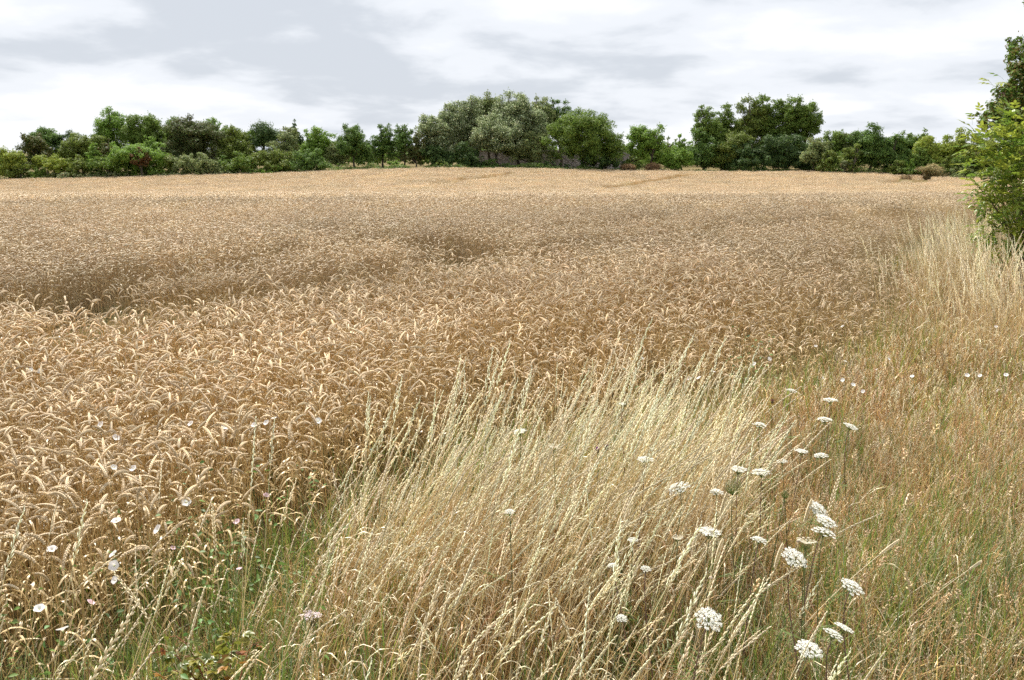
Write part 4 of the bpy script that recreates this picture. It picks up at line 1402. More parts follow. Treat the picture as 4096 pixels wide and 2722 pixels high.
    x, y = scatter_points(lambda x, y: margin(x, y) * 0.9, (-1, 13, 6, 18), 0.13)
    sow('dead_grass', sb2, x, y, 'dead grass leaves in the far part of the margin')
    # plump headed grass on the right
    pl = [seed_stem(rng.uniform(0.5, 0.75), R(rng.uniform(3, 15)), R(rng.uniform(20, 55)), rng.uniform(0.045, 0.08), 'plump', 1.0,
                    STRAW_BROWN, np.array((0.56, 0.42, 0.24))).mesh('plump_grass', M_STRAW) for _ in range(10)]
    x, y = scatter_points(lambda x, y: margin(x, y) * smooth(0.4, 1.4, x) * 0.22, (0.2, 3.6, 1.7, 5.5), 0.11)
    sow('plump_headed_grass', pl, x, y, 'plump headed dry grass on the right side', lean_az=0.2, spread=0.9)
    # green undergrowth inside the front of the crop
    gw = [blade_clump(8, 0.06, 0.18, 0.5, [BLADE_GREEN, BLADE_GREEN, BLADE_BLUE, BLADE_YELLOW], 0.003).mesh('crop_weeds', M_GRASS) for _ in range(8)]

    def weeds(x, y):
        d = edge_dist(x, y)
        e = np.exp(-np.maximum(d, 0) / 0.35) * (d > -0.3)
        p = np.exp(-((x + 1.35) ** 2 + (y - 3.9) ** 2) / 0.35)
        return np.clip(np.where(x > -0.8, 0.3, 0.7) * e + 0.5 * p, 0, 1) * (0.3 + 0.8 * vnoise(x, y, 0.5, 51))
    x, y = scatter_points(weeds, (-3, 6, 2, 10), 0.09)
    sow('crop_weeds', gw, x, y, 'green weeds growing between the wheat stalks')


build_grass()


# ------------------------------------------------------------------ elder and thorn at the right border
def blade_leaf(mb, p, axis, nrm, length, width, color, curl=0.15):
    """one pointed leaf, folded along its midrib"""
    axis, nrm = unit(axis), unit(nrm)
    side = unit(np.cross(axis, nrm))
    nrm = np.cross(side, axis)
    t = np.array([0, 0.3, 0.65, 1.0])
    w = np.array([0.05, 0.9, 0.75, 0.02]) * width
    mid = p + axis * (t * length)[:, None] - nrm * (curl * length * t ** 2)[:, None]
    V = np.concatenate([mid, mid + side * w[:, None] + nrm * (w * 0.35)[:, None], mid - side * w[:, None] + nrm * (w * 0.35)[:, None]])
    F = []
    for i in range(3):
        F += [(i, i + 1, 5 + i, 4 + i), (i + 1, i, 8 + i, 9 + i)]
    mb.add(V, F, color)


def elder_leaf():
    mb = MB()
    n = 3
    L = rng.uniform(0.13, 0.19)
    c = np.array(GREEN['elder'][rng.choice(3, p=(0.45, 0.30, 0.25))])
    droop = rng.uniform(0.2, 0.6)
    pos = lambda t: np.array([L * t, 0, 0.03 * t - droop * L * t * t])
    tube(mb, [pos(t) for t in np.linspace(0, 1, 5)], 0.0014, c * 0.9, 3, cap=False)
    for k in range(1, n):
        for sd in (1, -1):
            p = pos(0.25 + 0.32 * k)
            blade_leaf(mb, p, np.array([0.55, sd * 0.8, -0.15]), (0, 0.1 * sd, 1), rng.uniform(0.065, 0.085), 0.016, jitter(c, 0.12), rng.uniform(0.1, 0.35))
    blade_leaf(mb, pos(1.0), np.array([1, 0, -0.35]), (0, 0, 1), rng.uniform(0.075, 0.095), 0.018, jitter(c, 0.12), 0.2)
    return mb


def euler_z(d, roll=0.0):
    q = Vector(tuple(d)).to_track_quat('X', 'Z')
    return q


def build_elder():
    y0 = 11.5
    c0 = at_depth(4215, 600, y0)
    base = np.array([c0[0], y0, float(ground_z(c0[0], y0))])
    e = link('elder_shrub', None, None, base)
    tag(e, 'yellow green elder shrub with pinnate leaves at the right border', 'shrub')
    kinds = [elder_leaf() for _ in range(16)]
    meshes = [k.mesh('leaf', M_SHRUB) for k in kinds]
    # crown: overlapping lobes, the left side towards the field
    lobes = []
    for px, py, rp, dy in ((4035, 625, 85, 0), (4105, 590, 115, 0.2), (3970, 680, 62, -0.1), (4005, 755, 92, -0.2), (4100, 700, 145, 0.1), (3995, 880, 85, -0.3),
                           (4085, 880, 135, -0.1), (4030, 965, 75, -0.2), (3925, 590, 34, 0), (4170, 760, 175, 0.2), (4075, 770, 115, -0.35), (4060, 505, 50, 0.1)):
        r_ = rp / FPX * (y0 + dy)
        lobes.append((at_depth(px, py, y0 + dy) - base, np.array([r_, r_ * 0.9, r_])))
    P, D = [], []
    for c, r in lobes:
        n = int(640 * r[0] * r[2]) + 26
        d = unit(rng.normal(size=(n, 3)) + np.array([-0.15, -0.45, 0.2]))
        k = rng.uniform(0.5, 1.16, n)[:, None]
        P.append(c + d * r * k)
        D.append(unit(d * 0.8 + np.array([0, 0, 0.35]) + rng.normal(0, 0.45, (n, 3))))
    # a leafy shoot that reaches out to the left above the grass
    tips = [(3880, 722), (3905, 745), (3935, 755), (3930, 775), (3960, 790), (3985, 760), (3965, 815), (3900, 790)]
    for px, py in tips:
        P.append((at_depth(px, py, y0 - 0.4) - base)[None])
        D.append(unit(np.array([[-0.8, -0.3, 0.4]]) + rng.normal(0, 0.4, (1, 3))))
    for px, py in [(3970, 340), (3985, 350), (4005, 335), (3890, 500), (3905, 480), (3925, 470), (3900, 530), (3890, 560), (4015, 320)]:
        P.append((at_depth(px, py, y0) - base)[None])
        D.append(unit(np.array([[-0.8, -0.3, 0.4]]) + rng.normal(0, 0.4, (1, 3))))
    P, D = np.concatenate(P), np.concatenate(D)
    k = P[:, 2] > 0.12
    P, D = P[k], D[k]
    W = P + base
    dep = W[:, 1] * math.cos(PITCH) - (W[:, 2] - CAM_H) * math.sin(PITCH)
    u = W[:, 0] / dep * FPX + 2048
    score = np.where((u < 4090), W[:, 1] - 0.6 * (u < 3960), 1e3 + W[:, 1])
    order = np.argsort(score)
    rest = MB()
    for j, i in enumerate(order):
        q = euler_z(D[i])
        s = rng.uniform(0.8, 1.25)
        kk = rng.integers(0, len(kinds))
        if j < 300:
            o = link('leaf', meshes[kk], e, tuple(P[i]))
            o.rotation_mode = 'QUATERNION'
            o.rotation_quaternion = q
            o.scale = (s, s, s)
        else:
            M = np.array(q.to_matrix())
            src = kinds[kk]
            V = (np.concatenate(src.v) * s) @ M.T + P[i]
            rest.add(V, src.f, np.concatenate(src.c))
    f = rest.build('foliage', M_SHRUB, e)
    tag(f, kind='stuff')
    mb = MB()
    ends = [P[i] for i in rng.choice(len(P), 42, replace=False)] + [at_depth(3985, 790, y0 - 0.4) - base, at_depth(3900, 735, y0 - 0.4) - base]
    for tg in ends:
        s = np.array([rng.uniform(-0.15, 0.3), rng.uniform(-0.15, 0.15), 0.0])
        m_ = np.array([s[0] * 0.5 + tg[0] * 0.4, s[1] * 0.5 + tg[1] * 0.4, tg[2] * 0.72])
        t = np.linspace(0, 1, 7)[:, None]
        path = s * (1 - t) ** 2 + 2 * m_ * t * (1 - t) + tg * t ** 2
        tube(mb, path, np.linspace(0.016, 0.003, 7), jitter(np.array((0.16, 0.13, 0.09)), 0.15), 5)
    mb.build('branches', M_BARK, e)
    # berries: small dark red heads
    mbb = MB()
    for px, py in [(3880, 800), (3905, 615), (4010, 380), (3990, 830)]:
        c = at_depth(px, py, y0 - 0.45) - base
        for _ in range(26):
            p = c + rng.normal(0, 0.022, 3) * np.array([1, 1, 0.5])
            grain(mbb, p, (0, 0, 1), 0.009, 0.0045, 0.0045, jitter(np.array((0.13, 0.03, 0.04)), 0.2), np.array([1.0, 0, 0]))
    mbb.build('berries', M_SHRUB, e)

    # darker thorn tree behind
    y1 = 14.5
    c1 = at_depth(4330, 600, y1)
    b1 = np.array([c1[0], y1, float(ground_z(c1[0], y1))])
    e2 = link('thorn_tree', None, None, b1)
    tag(e2, 'dark small leaved thorn tree rising behind the elder at the right border', 'tree')
    targets, PP, NN = [], [], []
    spots = [(4250, 260, 150), (4180, 330, 120), (4120, 420, 100), (4040, 450, 60), (4210, 140, 110), (4120, 190, 70), (4060, 175, 42),
             (4045, 230, 34), (4055, 270, 34), (4000, 470, 55), (3945, 500, 45), (4080, 370, 72), (4020, 440, 70), (4065, 300, 50), (4060, 510, 90), (3985, 430, 40), (4035, 375, 55), (4090, 430, 80), (3930, 470, 36), (4260, 40, 130), (4200, 520, 160), (4090, 540, 90), (4330, -190, 160), (4140, 20, 42), (4150, 110, 60), (4075, 215, 50), (4110, 270, 70)]
    for px, py, rad in spots:
        yy = y1 + rng.uniform(-0.5, 0.5)
        c = at_depth(px, py, yy) - b1
        r = rad / FPX * yy
        targets.append(c)
        p, nn, _ = crown_points(c, np.array([r, r, r * 0.8]), max(5, int(rad / 6)), 0.85, 0.026, low=-1, lobe=(0.25, 0.5), spiky=0.25)
        PP.append(p)
        NN.append(nn)
    V, C = leaf_quads(np.concatenate(PP), np.concatenate(NN), 0.026, GREEN['thorn'])
    link('crown', fast_quads('crown', V, C, M_LEAF), e2)
    woody('trunk', e2, np.array([0.1, 0, -0.1]), targets, 0.11, minr=0.02)


build_elder()


# ------------------------------------------------------------------ wild carrot
WHITE = np.array((0.86, 0.86, 0.80))


def umbel_meshes(dome, cream=0.0):
    """flower head of diameter 1 with its rays; x is up out of the disc: z"""
    fl, rays = MB(), MB()
    n = 26
    c = WHITE * (1 - cream) + np.array((0.62, 0.52, 0.34)) * cream
    for i in range(n):
        r = 0.46 * math.sqrt((i + 0.4) / n)
        a = i * 2.39996
        p = np.array([r * math.cos(a), r * math.sin(a), -dome * r * r * 2 + rng.normal(0, 0.012)])
        tube(rays, [np.array([0, 0, -0.34]), np.array([p[0] * 0.55, p[1] * 0.55, -0.2]), p - np.array([0, 0, 0.02])], [0.010, 0.008, 0.007], (0.24, 0.28, 0.10), 3, cap=False)
        rad = rng.uniform(0.075, 0.1)
        m_ = 42
        th = rng.uniform(0, 6.28, m_)
        rr = rad * np.sqrt(rng.random(m_))
        Q = p + np.stack([rr * np.cos(th), rr * np.sin(th), 0.02 - 1.8 * rr * rr + rng.normal(0, 0.007, m_)], 1)
        Nn = unit(np.stack([rr * np.cos(th) * 6, rr * np.sin(th) * 6, np.ones(m_)], 1) + rng.normal(0, 0.35, (m_, 3)))
        T = unit(np.cross(Nn, rng.normal(size=(m_, 3))))
        B = np.cross(Nn, T)
        s = rng.uniform(0.014, 0.025, m_)[:, None]
        fl.quads(np.stack([Q - T * s, Q + B * s, Q + T * s, Q - B * s], 1), jitter(c, 0.06, m_))
    br = MB()
    for i in range(9):
        a = i * 2 * math.pi / 9
        d = np.array([math.cos(a), math.sin(a), 0])
        strip(br, [np.array([0, 0, -0.34]), np.array([0, 0, -0.36]) + d * 0.12, np.array([0, 0, -0.46]) + d * 0.24], [0.012, 0.010, 0.003], (0.16, 0.22, 0.06))
    return fl.mesh('umbel', M_PETAL), rays.mesh('rays', M_GRASS), br.mesh('bract', M_GRASS)


def nest_meshes(closed):
    """a head gone to seed: the rays curl inwards like a nest"""
    rays, seeds = MB(), MB()
    for i in range(46):
        a = i * 2.39996
        r = 0.46 * math.sqrt((i + 0.5) / 46)
        out = 1.15 if not closed else 1.0
        p1 = np.array([math.cos(a) * r * out, math.sin(a) * r * out, 0.05])
        p2 = np.array([math.cos(a) * r * (0.95 if not closed else 0.5), math.sin(a) * r * (0.95 if not closed else 0.5), 0.32 + rng.normal(0, 0.04)])
        tube(rays, [np.array([0, 0, -0.34]), p1 * 0.6 + np.array([0, 0, -0.18]), p1, p2], [0.012, 0.011, 0.010, 0.006], jitter(np.array((0.24, 0.30, 0.09)), 0.15), 3, cap=False)
        for _ in range(5):
            grain(seeds, p2 + rng.normal(0, 0.035, 3), rng.normal(size=3) + np.array([0, 0, 1.0]), 0.06, 0.017, 0.014, jitter(np.array((0.34, 0.33, 0.16)), 0.2), np.array([1.0, 0.2, 0]))
    return seeds.mesh('seed_head', M_GRASS), rays.mesh('rays', M_GRASS)


UMBELS = [umbel_meshes(0.25), umbel_meshes(0.45), umbel_meshes(0.12), umbel_meshes(0.35)]
FADED = umbel_meshes(-0.4, 0.55)
NESTS = [nest_meshes(False), nest_meshes(True)]


def carrot(px, py, w, label, tilt=(0, 0), h=0.78, kind='flower', base=(0.0, 0.0)):
    p = on_height(px, py, h)
    size = 0.92 * w / FPX * np.linalg.norm(p - np.array([0, 0, CAM_H]))
    bx, by = p[0] + base[0], p[1] + base[1]
    bz = float(ground_z(bx, by))
    e = link('wild_carrot', None, None, (bx, by, bz))
    tag(e, label, 'flower', 'wild carrots in the foreground grass')
    top = p - np.array([bx, by, bz])
    ax = unit(np.array([math.sin(tilt[0]), math.sin(tilt[1]), 1.0]))
    neck = top - ax * size * 0.34
    mb = MB()
    t = np.linspace(0, 1, 8)[:, None]
    m_ = np.array([neck[0] * 0.5, neck[1] * 0.5, neck[2] * 0.5]) + np.array([rng.normal(0, 0.015), rng.normal(0, 0.015), 0]) - ax * 0.0
    c2 = neck - ax * 0.12
    path = np.zeros((8, 3)) * (1 - t) ** 3 + 3 * m_ * 0.66 * t * (1 - t) ** 2 + 3 * c2 * t ** 2 * (1 - t) + neck * t ** 3
    cs = np.array((0.20, 0.22, 0.10)) if rng.random() < 0.65 else np.array((0.24, 0.15, 0.13))
    tube(mb, path, np.linspace(0.0026, 0.0017, 8), jitter(cs, 0.1), 5)
    st = mb.build('stem', M_GRASS, e)
    q = Vector(tuple(ax)).to_track_quat('Z', 'Y')
    ms = {'flower': UMBELS[rng.integers(0, 4)], 'faded': FADED, 'nest': NESTS[0], 'ball': NESTS[1]}[kind]
    names = ('umbel', 'rays', 'bract') if len(ms) == 3 else ('seed_head', 'rays')
    root = None
    for nm, me in zip(names, ms):
        o = link(nm, me, e if root is None else root)
        if root is None:
            root = o
            o.location = tuple(top)
            o.rotation_mode = 'QUATERNION'
            o.rotation_quaternion = q @ Vector((0, 0, 1)).rotation_difference(Vector((0, 0, 1)))
            o.scale = (size, size, size)
    # feathery stem leaves
    for _ in range(2):
        k = rng.integers(2, 5)
        a = rng.uniform(0, 6.28)
        lm = MB()
        L = rng.uniform(0.06, 0.12)
        d = np.array([math.cos(a), math.sin(a), 0.5])
        tube(lm, [path[k], path[k] + d * L * 0.5, path[k] + d * L + np.array([0, 0, -0.02])], 0.0009, (0.13, 0.18, 0.05), 3, cap=False)
        for s in np.linspace(0.3, 1, 5):
            for sd in (1, -1):
                sv = np.array([-math.sin(a), math.cos(a), 0.1]) * sd
                strip(lm, [path[k] + d * L * s, path[k] + d * L * (s + 0.12) + sv * 0.02, path[k] + d * L * (s + 0.16) + sv * 0.034], [0.0012, 0.0022, 0.0004], (0.14, 0.19, 0.05))
        lm.build('leaf', M_GRASS, e)
    return e


CARROTS = [
    (3169, 1559, 46, 'small white umbel, highest of the wild carrots', (0.2, 0), 0.82),
    (3321, 1596, 62, 'flat white umbel right of the highest wild carrot', (0.0, 0.05), 0.74),
    (3298, 1672, 64, 'flat thin white umbel below the two highest wild carrots', (0, 0.05), 0.72),
    (3405, 1702, 62, 'white umbel tilted right at the upper right of the wild carrots', (0.35, -0.1), 0.72),
    (3207, 1803, 56, 'left umbel of the side by side pair beside the tall thin stem', (0.05, 0), 0.74),
    (3283, 1817, 58, 'right umbel of the side by side pair beside the tall thin stem', (-0.1, 0), 0.74),
    (3127, 1841, 46, 'small white umbel low left of the side by side pair', (-0.15, 0), 0.72),
    (2954, 1874, 78, 'wide flat white umbel at the right edge of the pale grass', (0.05, 0), 0.76),
    (3045, 1883, 80, 'wide flat white umbel just right of the other flat one', (-0.05, 0), 0.76),
    (2710, 1942, 98, 'white umbel tilted left inside the pale grass', (-0.45, -0.1), 0.8),
    (2866, 1961, 62, 'white umbel directly left of the green seed nest', (0, 0), 0.78),
    (3275, 2031, 84, 'domed white umbel, topmost of the three stacked ones', (0.4, -0.45), 0.8),
    (3308, 2079, 90, 'white umbel in the middle of the three stacked ones', (0.3, -0.2), 0.8),
    (3300, 2117, 98, 'white umbel at the bottom of the three stacked ones', (0.25, 0.1), 0.78),
    (2840, 2124, 102, 'shallow white umbel left of the dark crossing stem', (0.05, 0.0), 0.74),
    (3038, 2153, 68, 'small tilted white umbel between two larger ones', (0.2, 0.05), 0.74),
    (3182, 2225, 110, 'large white umbel tilted towards the camera, centre of the group', (0.28, -0.4), 0.78),
    (3414, 2340, 98, 'white umbel tilted right at the right side of the group', (0.35, -0.25), 0.72),
    (2840, 2469, 122, 'largest white umbel, low on the left of the group', (0.15, -0.45), 0.74),
    (3380, 2509, 78, 'small side turned umbel, upper of the pair at the lower right', (0.45, 0.1), 0.7),
    (3340, 2530, 82, 'small side turned umbel, lower of the pair at the lower right', (0.45, 0.0), 0.7),
    (3237, 2589, 110, 'white umbel nearest the bottom border', (0.1, -0.15), 0.72),
    (2531, 2158, 48, 'small white umbel among the pale grass stems, centre right', (0, 0), 0.76),
    (2584, 2271, 48, 'small white umbel below the other in the pale stems', (0.1, -0.1), 0.76),
    (2448, 2257, 42, 'small white umbel left beside the pair in the pale stems', (-0.2, 0), 0.74),
    (2488, 2469, 50, 'small white umbel low in the brown stems at the bottom', (0.1, -0.2), 0.72),
    (2078, 1724, 60, 'white umbel behind the left part of the pale grass', (-0.2, -0.1), 0.84),
    (2580, 1832, 72, 'white umbel half hidden in the middle of the pale grass', (0, 0), 0.86),
    (2487, 1615, 36, 'tiny white umbel at the upper rim of the pale grass', (0, 0), 0.84),
    (3040, 1693, 60, 'white umbel half hidden at the right rim of the pale grass', (0.1, 0), 0.84),
    (2040, 2043, 46, 'small white umbel deep in the pale grass, left side', (0, -0.1), 0.86),
]
for px, py, w, lab, tl, h in CARROTS:
    carrot(px, py, w, 'wild carrot with ' + lab, tl, h, base=(rng.uniform(-0.14, 0.14), rng.uniform(-0.02, 0.16)))
carrot(3224, 2172, 78, 'wild carrot with a faded cream cup shaped head below the stacked three', (0.1, 0.1), 0.76, 'faded', (0.05, 0.1))
carrot(2710, 2155, 48, 'wild carrot with a faded cream head in the brown stems', (0.0, 0.0), 0.76, 'faded', (0.05, 0.1))
carrot(2215, 1790, 52, 'wild carrot with a faded cream head behind the pale grass', (0.0, 0.0), 0.84, 'faded', (0.05, 0.1))
carrot(2933, 1957, 82, 'wild carrot gone to seed, large green nest of curled rays', (0.05, -0.1), 0.84, 'nest', (0.10, 0.05))
carrot(3140, 1982, 44, 'wild carrot gone to seed, small closed green ball', (0.1, 0), 0.82, 'ball', (-0.06, 0.1))


# ------------------------------------------------------------------ bindweed flowers
def bindweed_meshes(tint):
    co, ca, st = MB(), MB(), MB()
    seg, prof = 20, [(0.05, 0.0), (0.10, 0.25), (0.26, 0.52), (0.62, 0.72), (1.0, 0.80)]
    V, C = [], []
    for r, z in prof:
        for j in range(seg):
            a = 2 * math.pi * j / seg
            rr = r * (1 + (0.07 * math.cos(5 * a) if r > 0.5 else 0))
            V.append((rr * math.cos(a), rr * math.sin(a), z + (0.04 * math.sin(3 * a + 1) if r > 0.9 else 0)))
            C.append(np.array((0.82, 0.82, 0.80)) * (1 - tint) + np.array((0.78, 0.52, 0.60)) * tint if r > 0.2 else np.array((0.7, 0.72, 0.4)))
    F = [(k * seg + j, k * seg + (j + 1) % seg, (k + 1) * seg + (j + 1) % seg, (k + 1) * seg + j) for k in range(4) for j in range(seg)]
    co.add(V, F, np.array(C))
    for j in range(5):
        a = 2 * math.pi * j / 5
        d = np.array([math.cos(a), math.sin(a), 0])
        strip(ca, [d * 0.02 + np.array([0, 0, -0.05]), d * 0.12 + np.array([0, 0, 0.12]), d * 0.13 + np.array([0, 0, 0.3])], [0.05, 0.08, 0.02], (0.13, 0.19, 0.05))
    return co.mesh('corolla', M_PETAL), ca.mesh('calyx', M_GRASS)


BIND = [bindweed_meshes(0.0), bindweed_meshes(0.12), bindweed_meshes(0.85)]


def bindweed(px, py, h, label, group, k, size=0.017):
    p = on_height(px, py, h)
    gz = float(ground_z(p[0], p[1]))
    e = link('bindweed_flower', None, None, (p[0], p[1], gz))
    tag(e, label, 'flower', group)
    d = unit(np.array([rng.normal(0, 0.5), rng.normal(-0.35, 0.4), 0.75]))
    q = Vector(tuple(d)).to_track_quat('Z', 'Y')
    s = size * rng.uniform(0.85, 1.2)
    for nm, me in zip(('corolla', 'calyx'), BIND[k]):
        o = link(nm, me, e, (0, 0, p[2] - gz))
        o.rotation_mode = 'QUATERNION'
        o.rotation_quaternion = q
        o.scale = (s, s, s)
    mb = MB()
    top = np.array([0, 0, p[2] - gz])
    b = np.array([rng.normal(0, 0.03), rng.normal(0, 0.03), 0])
    t = np.linspace(0, 1, 9)[:, None]
    path = b * (1 - t) + top * t
    path[1:-1, :2] += np.stack([0.012 * np.cos(t[1:-1, 0] * 18), 0.012 * np.sin(t[1:-1, 0] * 18)], 1)
    tube(mb, path, 0.0011, (0.15, 0.20, 0.06), 3, cap=False)
    mb.build('stem', M_GRASS, e)


G1, G2, G3 = 'white bindweed flowers in the front wheat', 'pink bindweed flowers at the crop edge', 'white bindweed flowers in the short grass'
W1 = 'white bindweed flower '
for px, py, lab in [
        (431, 1644, 'topmost on the green weed patch inside the left wheat'), (409, 1704, 'second from the top on the green patch in the left wheat'),
        (460, 1757, 'lowest of three on the green patch in the left wheat'), (767, 1700, 'alone between ears right of the green patch'),
        (896, 1712, 'small one midway between green patch and pale grass'), (1020, 1706, 'left one of three close together in the wheat'),
        (1069, 1695, 'middle one of three close together in the wheat'), (1098, 1681, 'right one of three close together in the wheat'),
        (1273, 1688, 'closest of the wheat ones to the pale grass'), (452, 1875, 'left one of a pair below the green patch'),
        (537, 1879, 'right one of a pair below the green patch'), (748, 2014, 'large open one in the middle of the front wheat'),
        (125, 1484, 'left one of two farthest back at the left border'), (166, 1487, 'right one of two farthest back at the left border')]:
    bindweed(px, py, 0.68, W1 + lab, G1, int(rng.integers(0, 2)))
for px, py, lab in [
        (467, 2094, 'lying over bent ears at the front edge of the wheat'), (640, 2123, 'large funnel seen from the side at the front wheat edge'),
        (209, 2207, 'wide open, nearest the left border in the front wheat'), (461, 2224, 'upper one of two just above each other at the wheat edge'),
        (461, 2265, 'lower one of two just above each other at the wheat edge'), (467, 2323, 'side turned below the two at the wheat edge'),
        (160, 2444, 'pale one low at the left among green grass'), (253, 2532, 'lowest one near the lower left corner')]:
    bindweed(px, py, 0.62, W1 + lab, G1, int(rng.integers(0, 2)))
for px, py, lab in [
        (690, 2197, 'round one in dark leaves in front of the wheat'), (358, 2419, 'lowest at the left between straw stems'),
        (958, 2283, 'just left of the pale grass, lowest of three'), (1063, 1987, 'highest, close to the pale grass'), (950, 2092, 'middle one left of the pale grass')]:
    bindweed(px, py, 0.5, 'pink bindweed flower ' + lab, G2, 2, 0.013)
for px, py, lab in [
        (3372, 1310, 'highest one at the foot of the wheat'), (3984, 1310, 'alone in the tall grass below the elder'), (3379, 1450, 'above the cluster right of the highest umbel'),
        (3552, 1439, 'small one above the brightest grass flower'), (3508, 1483, 'large bright one in the middle of the verge'), (3372, 1523, 'left of the upper pair near the umbels'),
        (3411, 1543, 'wide one just right above the highest umbels'), (3453, 1568, 'lower right of the wide one near the umbels'), (3649, 1510, 'midway along the verge'),
        (3868, 1506, 'left one of two close together near the right border'), (3922, 1507, 'right one of two close together near the right border'),
        (3993, 1568, 'lowest near the right border'), (4024, 1504, 'closest to the right border'), (2853, 1492, 'in the green patch at the thin wheat edge'),
        (2798, 1517, 'left below the one in the green patch'), (2759, 1517, 'leftmost below the green patch'), (3263, 1388, 'at the last thin wheat stalks'),
        (3076, 1439, 'upper one of two between green patch and verge'), (3019, 1460, 'lower one of two between green patch and verge'),
        (3288, 1517, 'tiny one left of the cluster near the umbels'), (2566, 1436, 'among bent ears behind the pale grass')]:
    bindweed(px, py, 0.42, 'small white bindweed flower ' + lab, G3, int(rng.integers(0, 2)), 0.016)


# bindweed leaves: arrow shaped, climbing among stalks
def bindweed_clump():
    mb = MB()
    for _ in range(9):
        p = np.array([rng.normal(0, 0.05), rng.normal(0, 0.05), rng.uniform(0.08, 0.6)])
        a = rng.uniform(0, 6.28)
        d = np.array([math.cos(a), math.sin(a), rng.uniform(-0.5, 0.3)])
        blade_leaf(mb, p, d, np.array([0, -0.4, 1.0]) + rng.normal(0, 0.3, 3), rng.uniform(0.022, 0.038), 0.009, jitter(np.array((0.11, 0.185, 0.045)), 0.25), 0.1)
    tube(mb, [(0, 0, 0), (0.02, 0.01, 0.2), (-0.01, 0.02, 0.4), (0.0, 0.0, 0.6)], 0.001, (0.15, 0.2, 0.06), 3, cap=False)
    return mb.mesh('bindweed_leaves', M_GRASS)


def leaf_density(x, y):
    spots = [(-1.42, 4.35, 0.28), (-1.3, 3.8, 0.3), (-1.15, 3.35, 0.3), (-1.4, 3.1, 0.35), (-1.75, 2.9, 0.35), (-1.3, 2.6, 0.4), (-0.9, 3.6, 0.2), (-2.6, 5.2, 0.15),
             (2.0, 7.3, 0.3), (1.0, 6.5, 0.3), (-0.95, 4.6, 0.25)]
    d = np.zeros(len(x))
    for sx, sy, r in spots:
        d = d + np.exp(-((x - sx) ** 2 + (y - sy) ** 2) / (r * r))
    return np.clip(d, 0, 1) * 0.22


x_, y_ = scatter_points(leaf_density, (-3, 3, 2, 8.5), 0.075)
sow('bindweed_leaves', [bindweed_clump() for _ in range(7)], x_, y_, 'green bindweed leaves climbing at the edge of the wheat', hvs=0.012)


# ------------------------------------------------------------------ small single plants
def small_leaf(c):
    mb = MB()
    for a in (-0.75, 0.0, 0.75):
        blade_leaf(mb, np.zeros(3), np.array([math.cos(a), math.sin(a), 0.1]), (0, 0, 1), 0.021 if a else 0.029, 0.0075, jitter(c, 0.1), 0.2)
    return mb.mesh('leaf', M_SHRUB)


def build_sapling():
    b = on_height(890, 2680, 0.42)
    gz = float(ground_z(b[0], b[1]))
    e = link('thorn_sapling', None, None, (b[0], b[1], gz))
    tag(e, 'low thorn sapling with yellow green and a few reddish leaves at the bottom border', 'sapling')
    leaves = [small_leaf(np.array(c)) for c in ((0.17, 0.19, 0.03), (0.22, 0.20, 0.03), (0.12, 0.16, 0.03), (0.30, 0.15, 0.03), (0.26, 0.10, 0.035))]
    for i in range(11):
        a = rng.uniform(0, 6.28)
        H, sp = rng.uniform(0.34, 0.56), rng.uniform(0.06, 0.24)
        mb = MB()
        t = np.linspace(0, 1, 8)
        path = np.stack([math.cos(a) * sp * t ** 1.3, math.sin(a) * sp * 0.6 * t ** 1.3, H * np.sin(t * 1.75) / 1.0], 1)
        tube(mb, path, np.linspace(0.0028, 0.001, 8), jitter(np.array((0.22, 0.08, 0.05)), 0.15), 4)
        mb.build('branch', M_BARK, e)
        for k in range(15):
            f = rng.uniform(0.3, 1.0)
            p = np.array([np.interp(f, t, path[:, j]) for j in range(3)]) + rng.normal(0, 0.018, 3)
            w = [0.38, 0.34, 0.24, 0.03, 0.01] if f < 0.88 else [0.25, 0.35, 0.1, 0.2, 0.1]
            o = link('leaf', leaves[rng.choice(5, p=w)], e, tuple(p))
            o.rotation_euler = (rng.normal(0, 0.5), rng.normal(0, 0.5), rng.uniform(0, 6.28))
            s = rng.uniform(0.9, 1.5)
            o.scale = (s, s, s)


build_sapling()


def build_yarrow():
    p = on_height(1245, 2455, 0.55)
    gz = float(ground_z(p[0], p[1]))
    e = link('yarrow', None, None, (p[0] + 0.03, p[1] + 0.03, gz))
    tag(e, 'pinkish white flat topped yarrow beside the low thorn sapling', 'flower')
    top = p - np.array(e.location)
    fl, st = MB(), MB()
    tube(st, [(0, 0, 0), top * 0.5 + np.array([0.01, 0, 0]), top * 0.9], [0.003, 0.0022, 0.002], (0.2, 0.2, 0.1), 5)
    for i in range(30):
        r, a = 0.034 * math.sqrt((i + 0.5) / 30), i * 2.4
        q = top + np.array([r * math.cos(a), r * math.sin(a) * 0.7, rng.normal(0, 0.003) - 6 * r * r])
        tube(st, [top * 0.9, q - np.array([0, 0, 0.004])], 0.0006, (0.2, 0.2, 0.1), 3, cap=False)
        n = 9
        Q = q + rng.normal(0, 0.0032, (n, 3)) * np.array([1, 1, 0.4])
        N_ = unit(rng.normal(0, 0.4, (n, 3)) + np.array([0, 0, 1]))
        T = unit(np.cross(N_, rng.normal(size=(n, 3))))
        B = np.cross(N_, T)
        s = 0.0024
        fl.quads(np.stack([Q - T * s, Q + B * s, Q + T * s, Q - B * s], 1), jitter(np.array((0.70, 0.60, 0.62)), 0.1, n))
    st.build('stem', M_GRASS, e)
    fl.build('flower_head', M_PETAL, e)


build_yarrow()


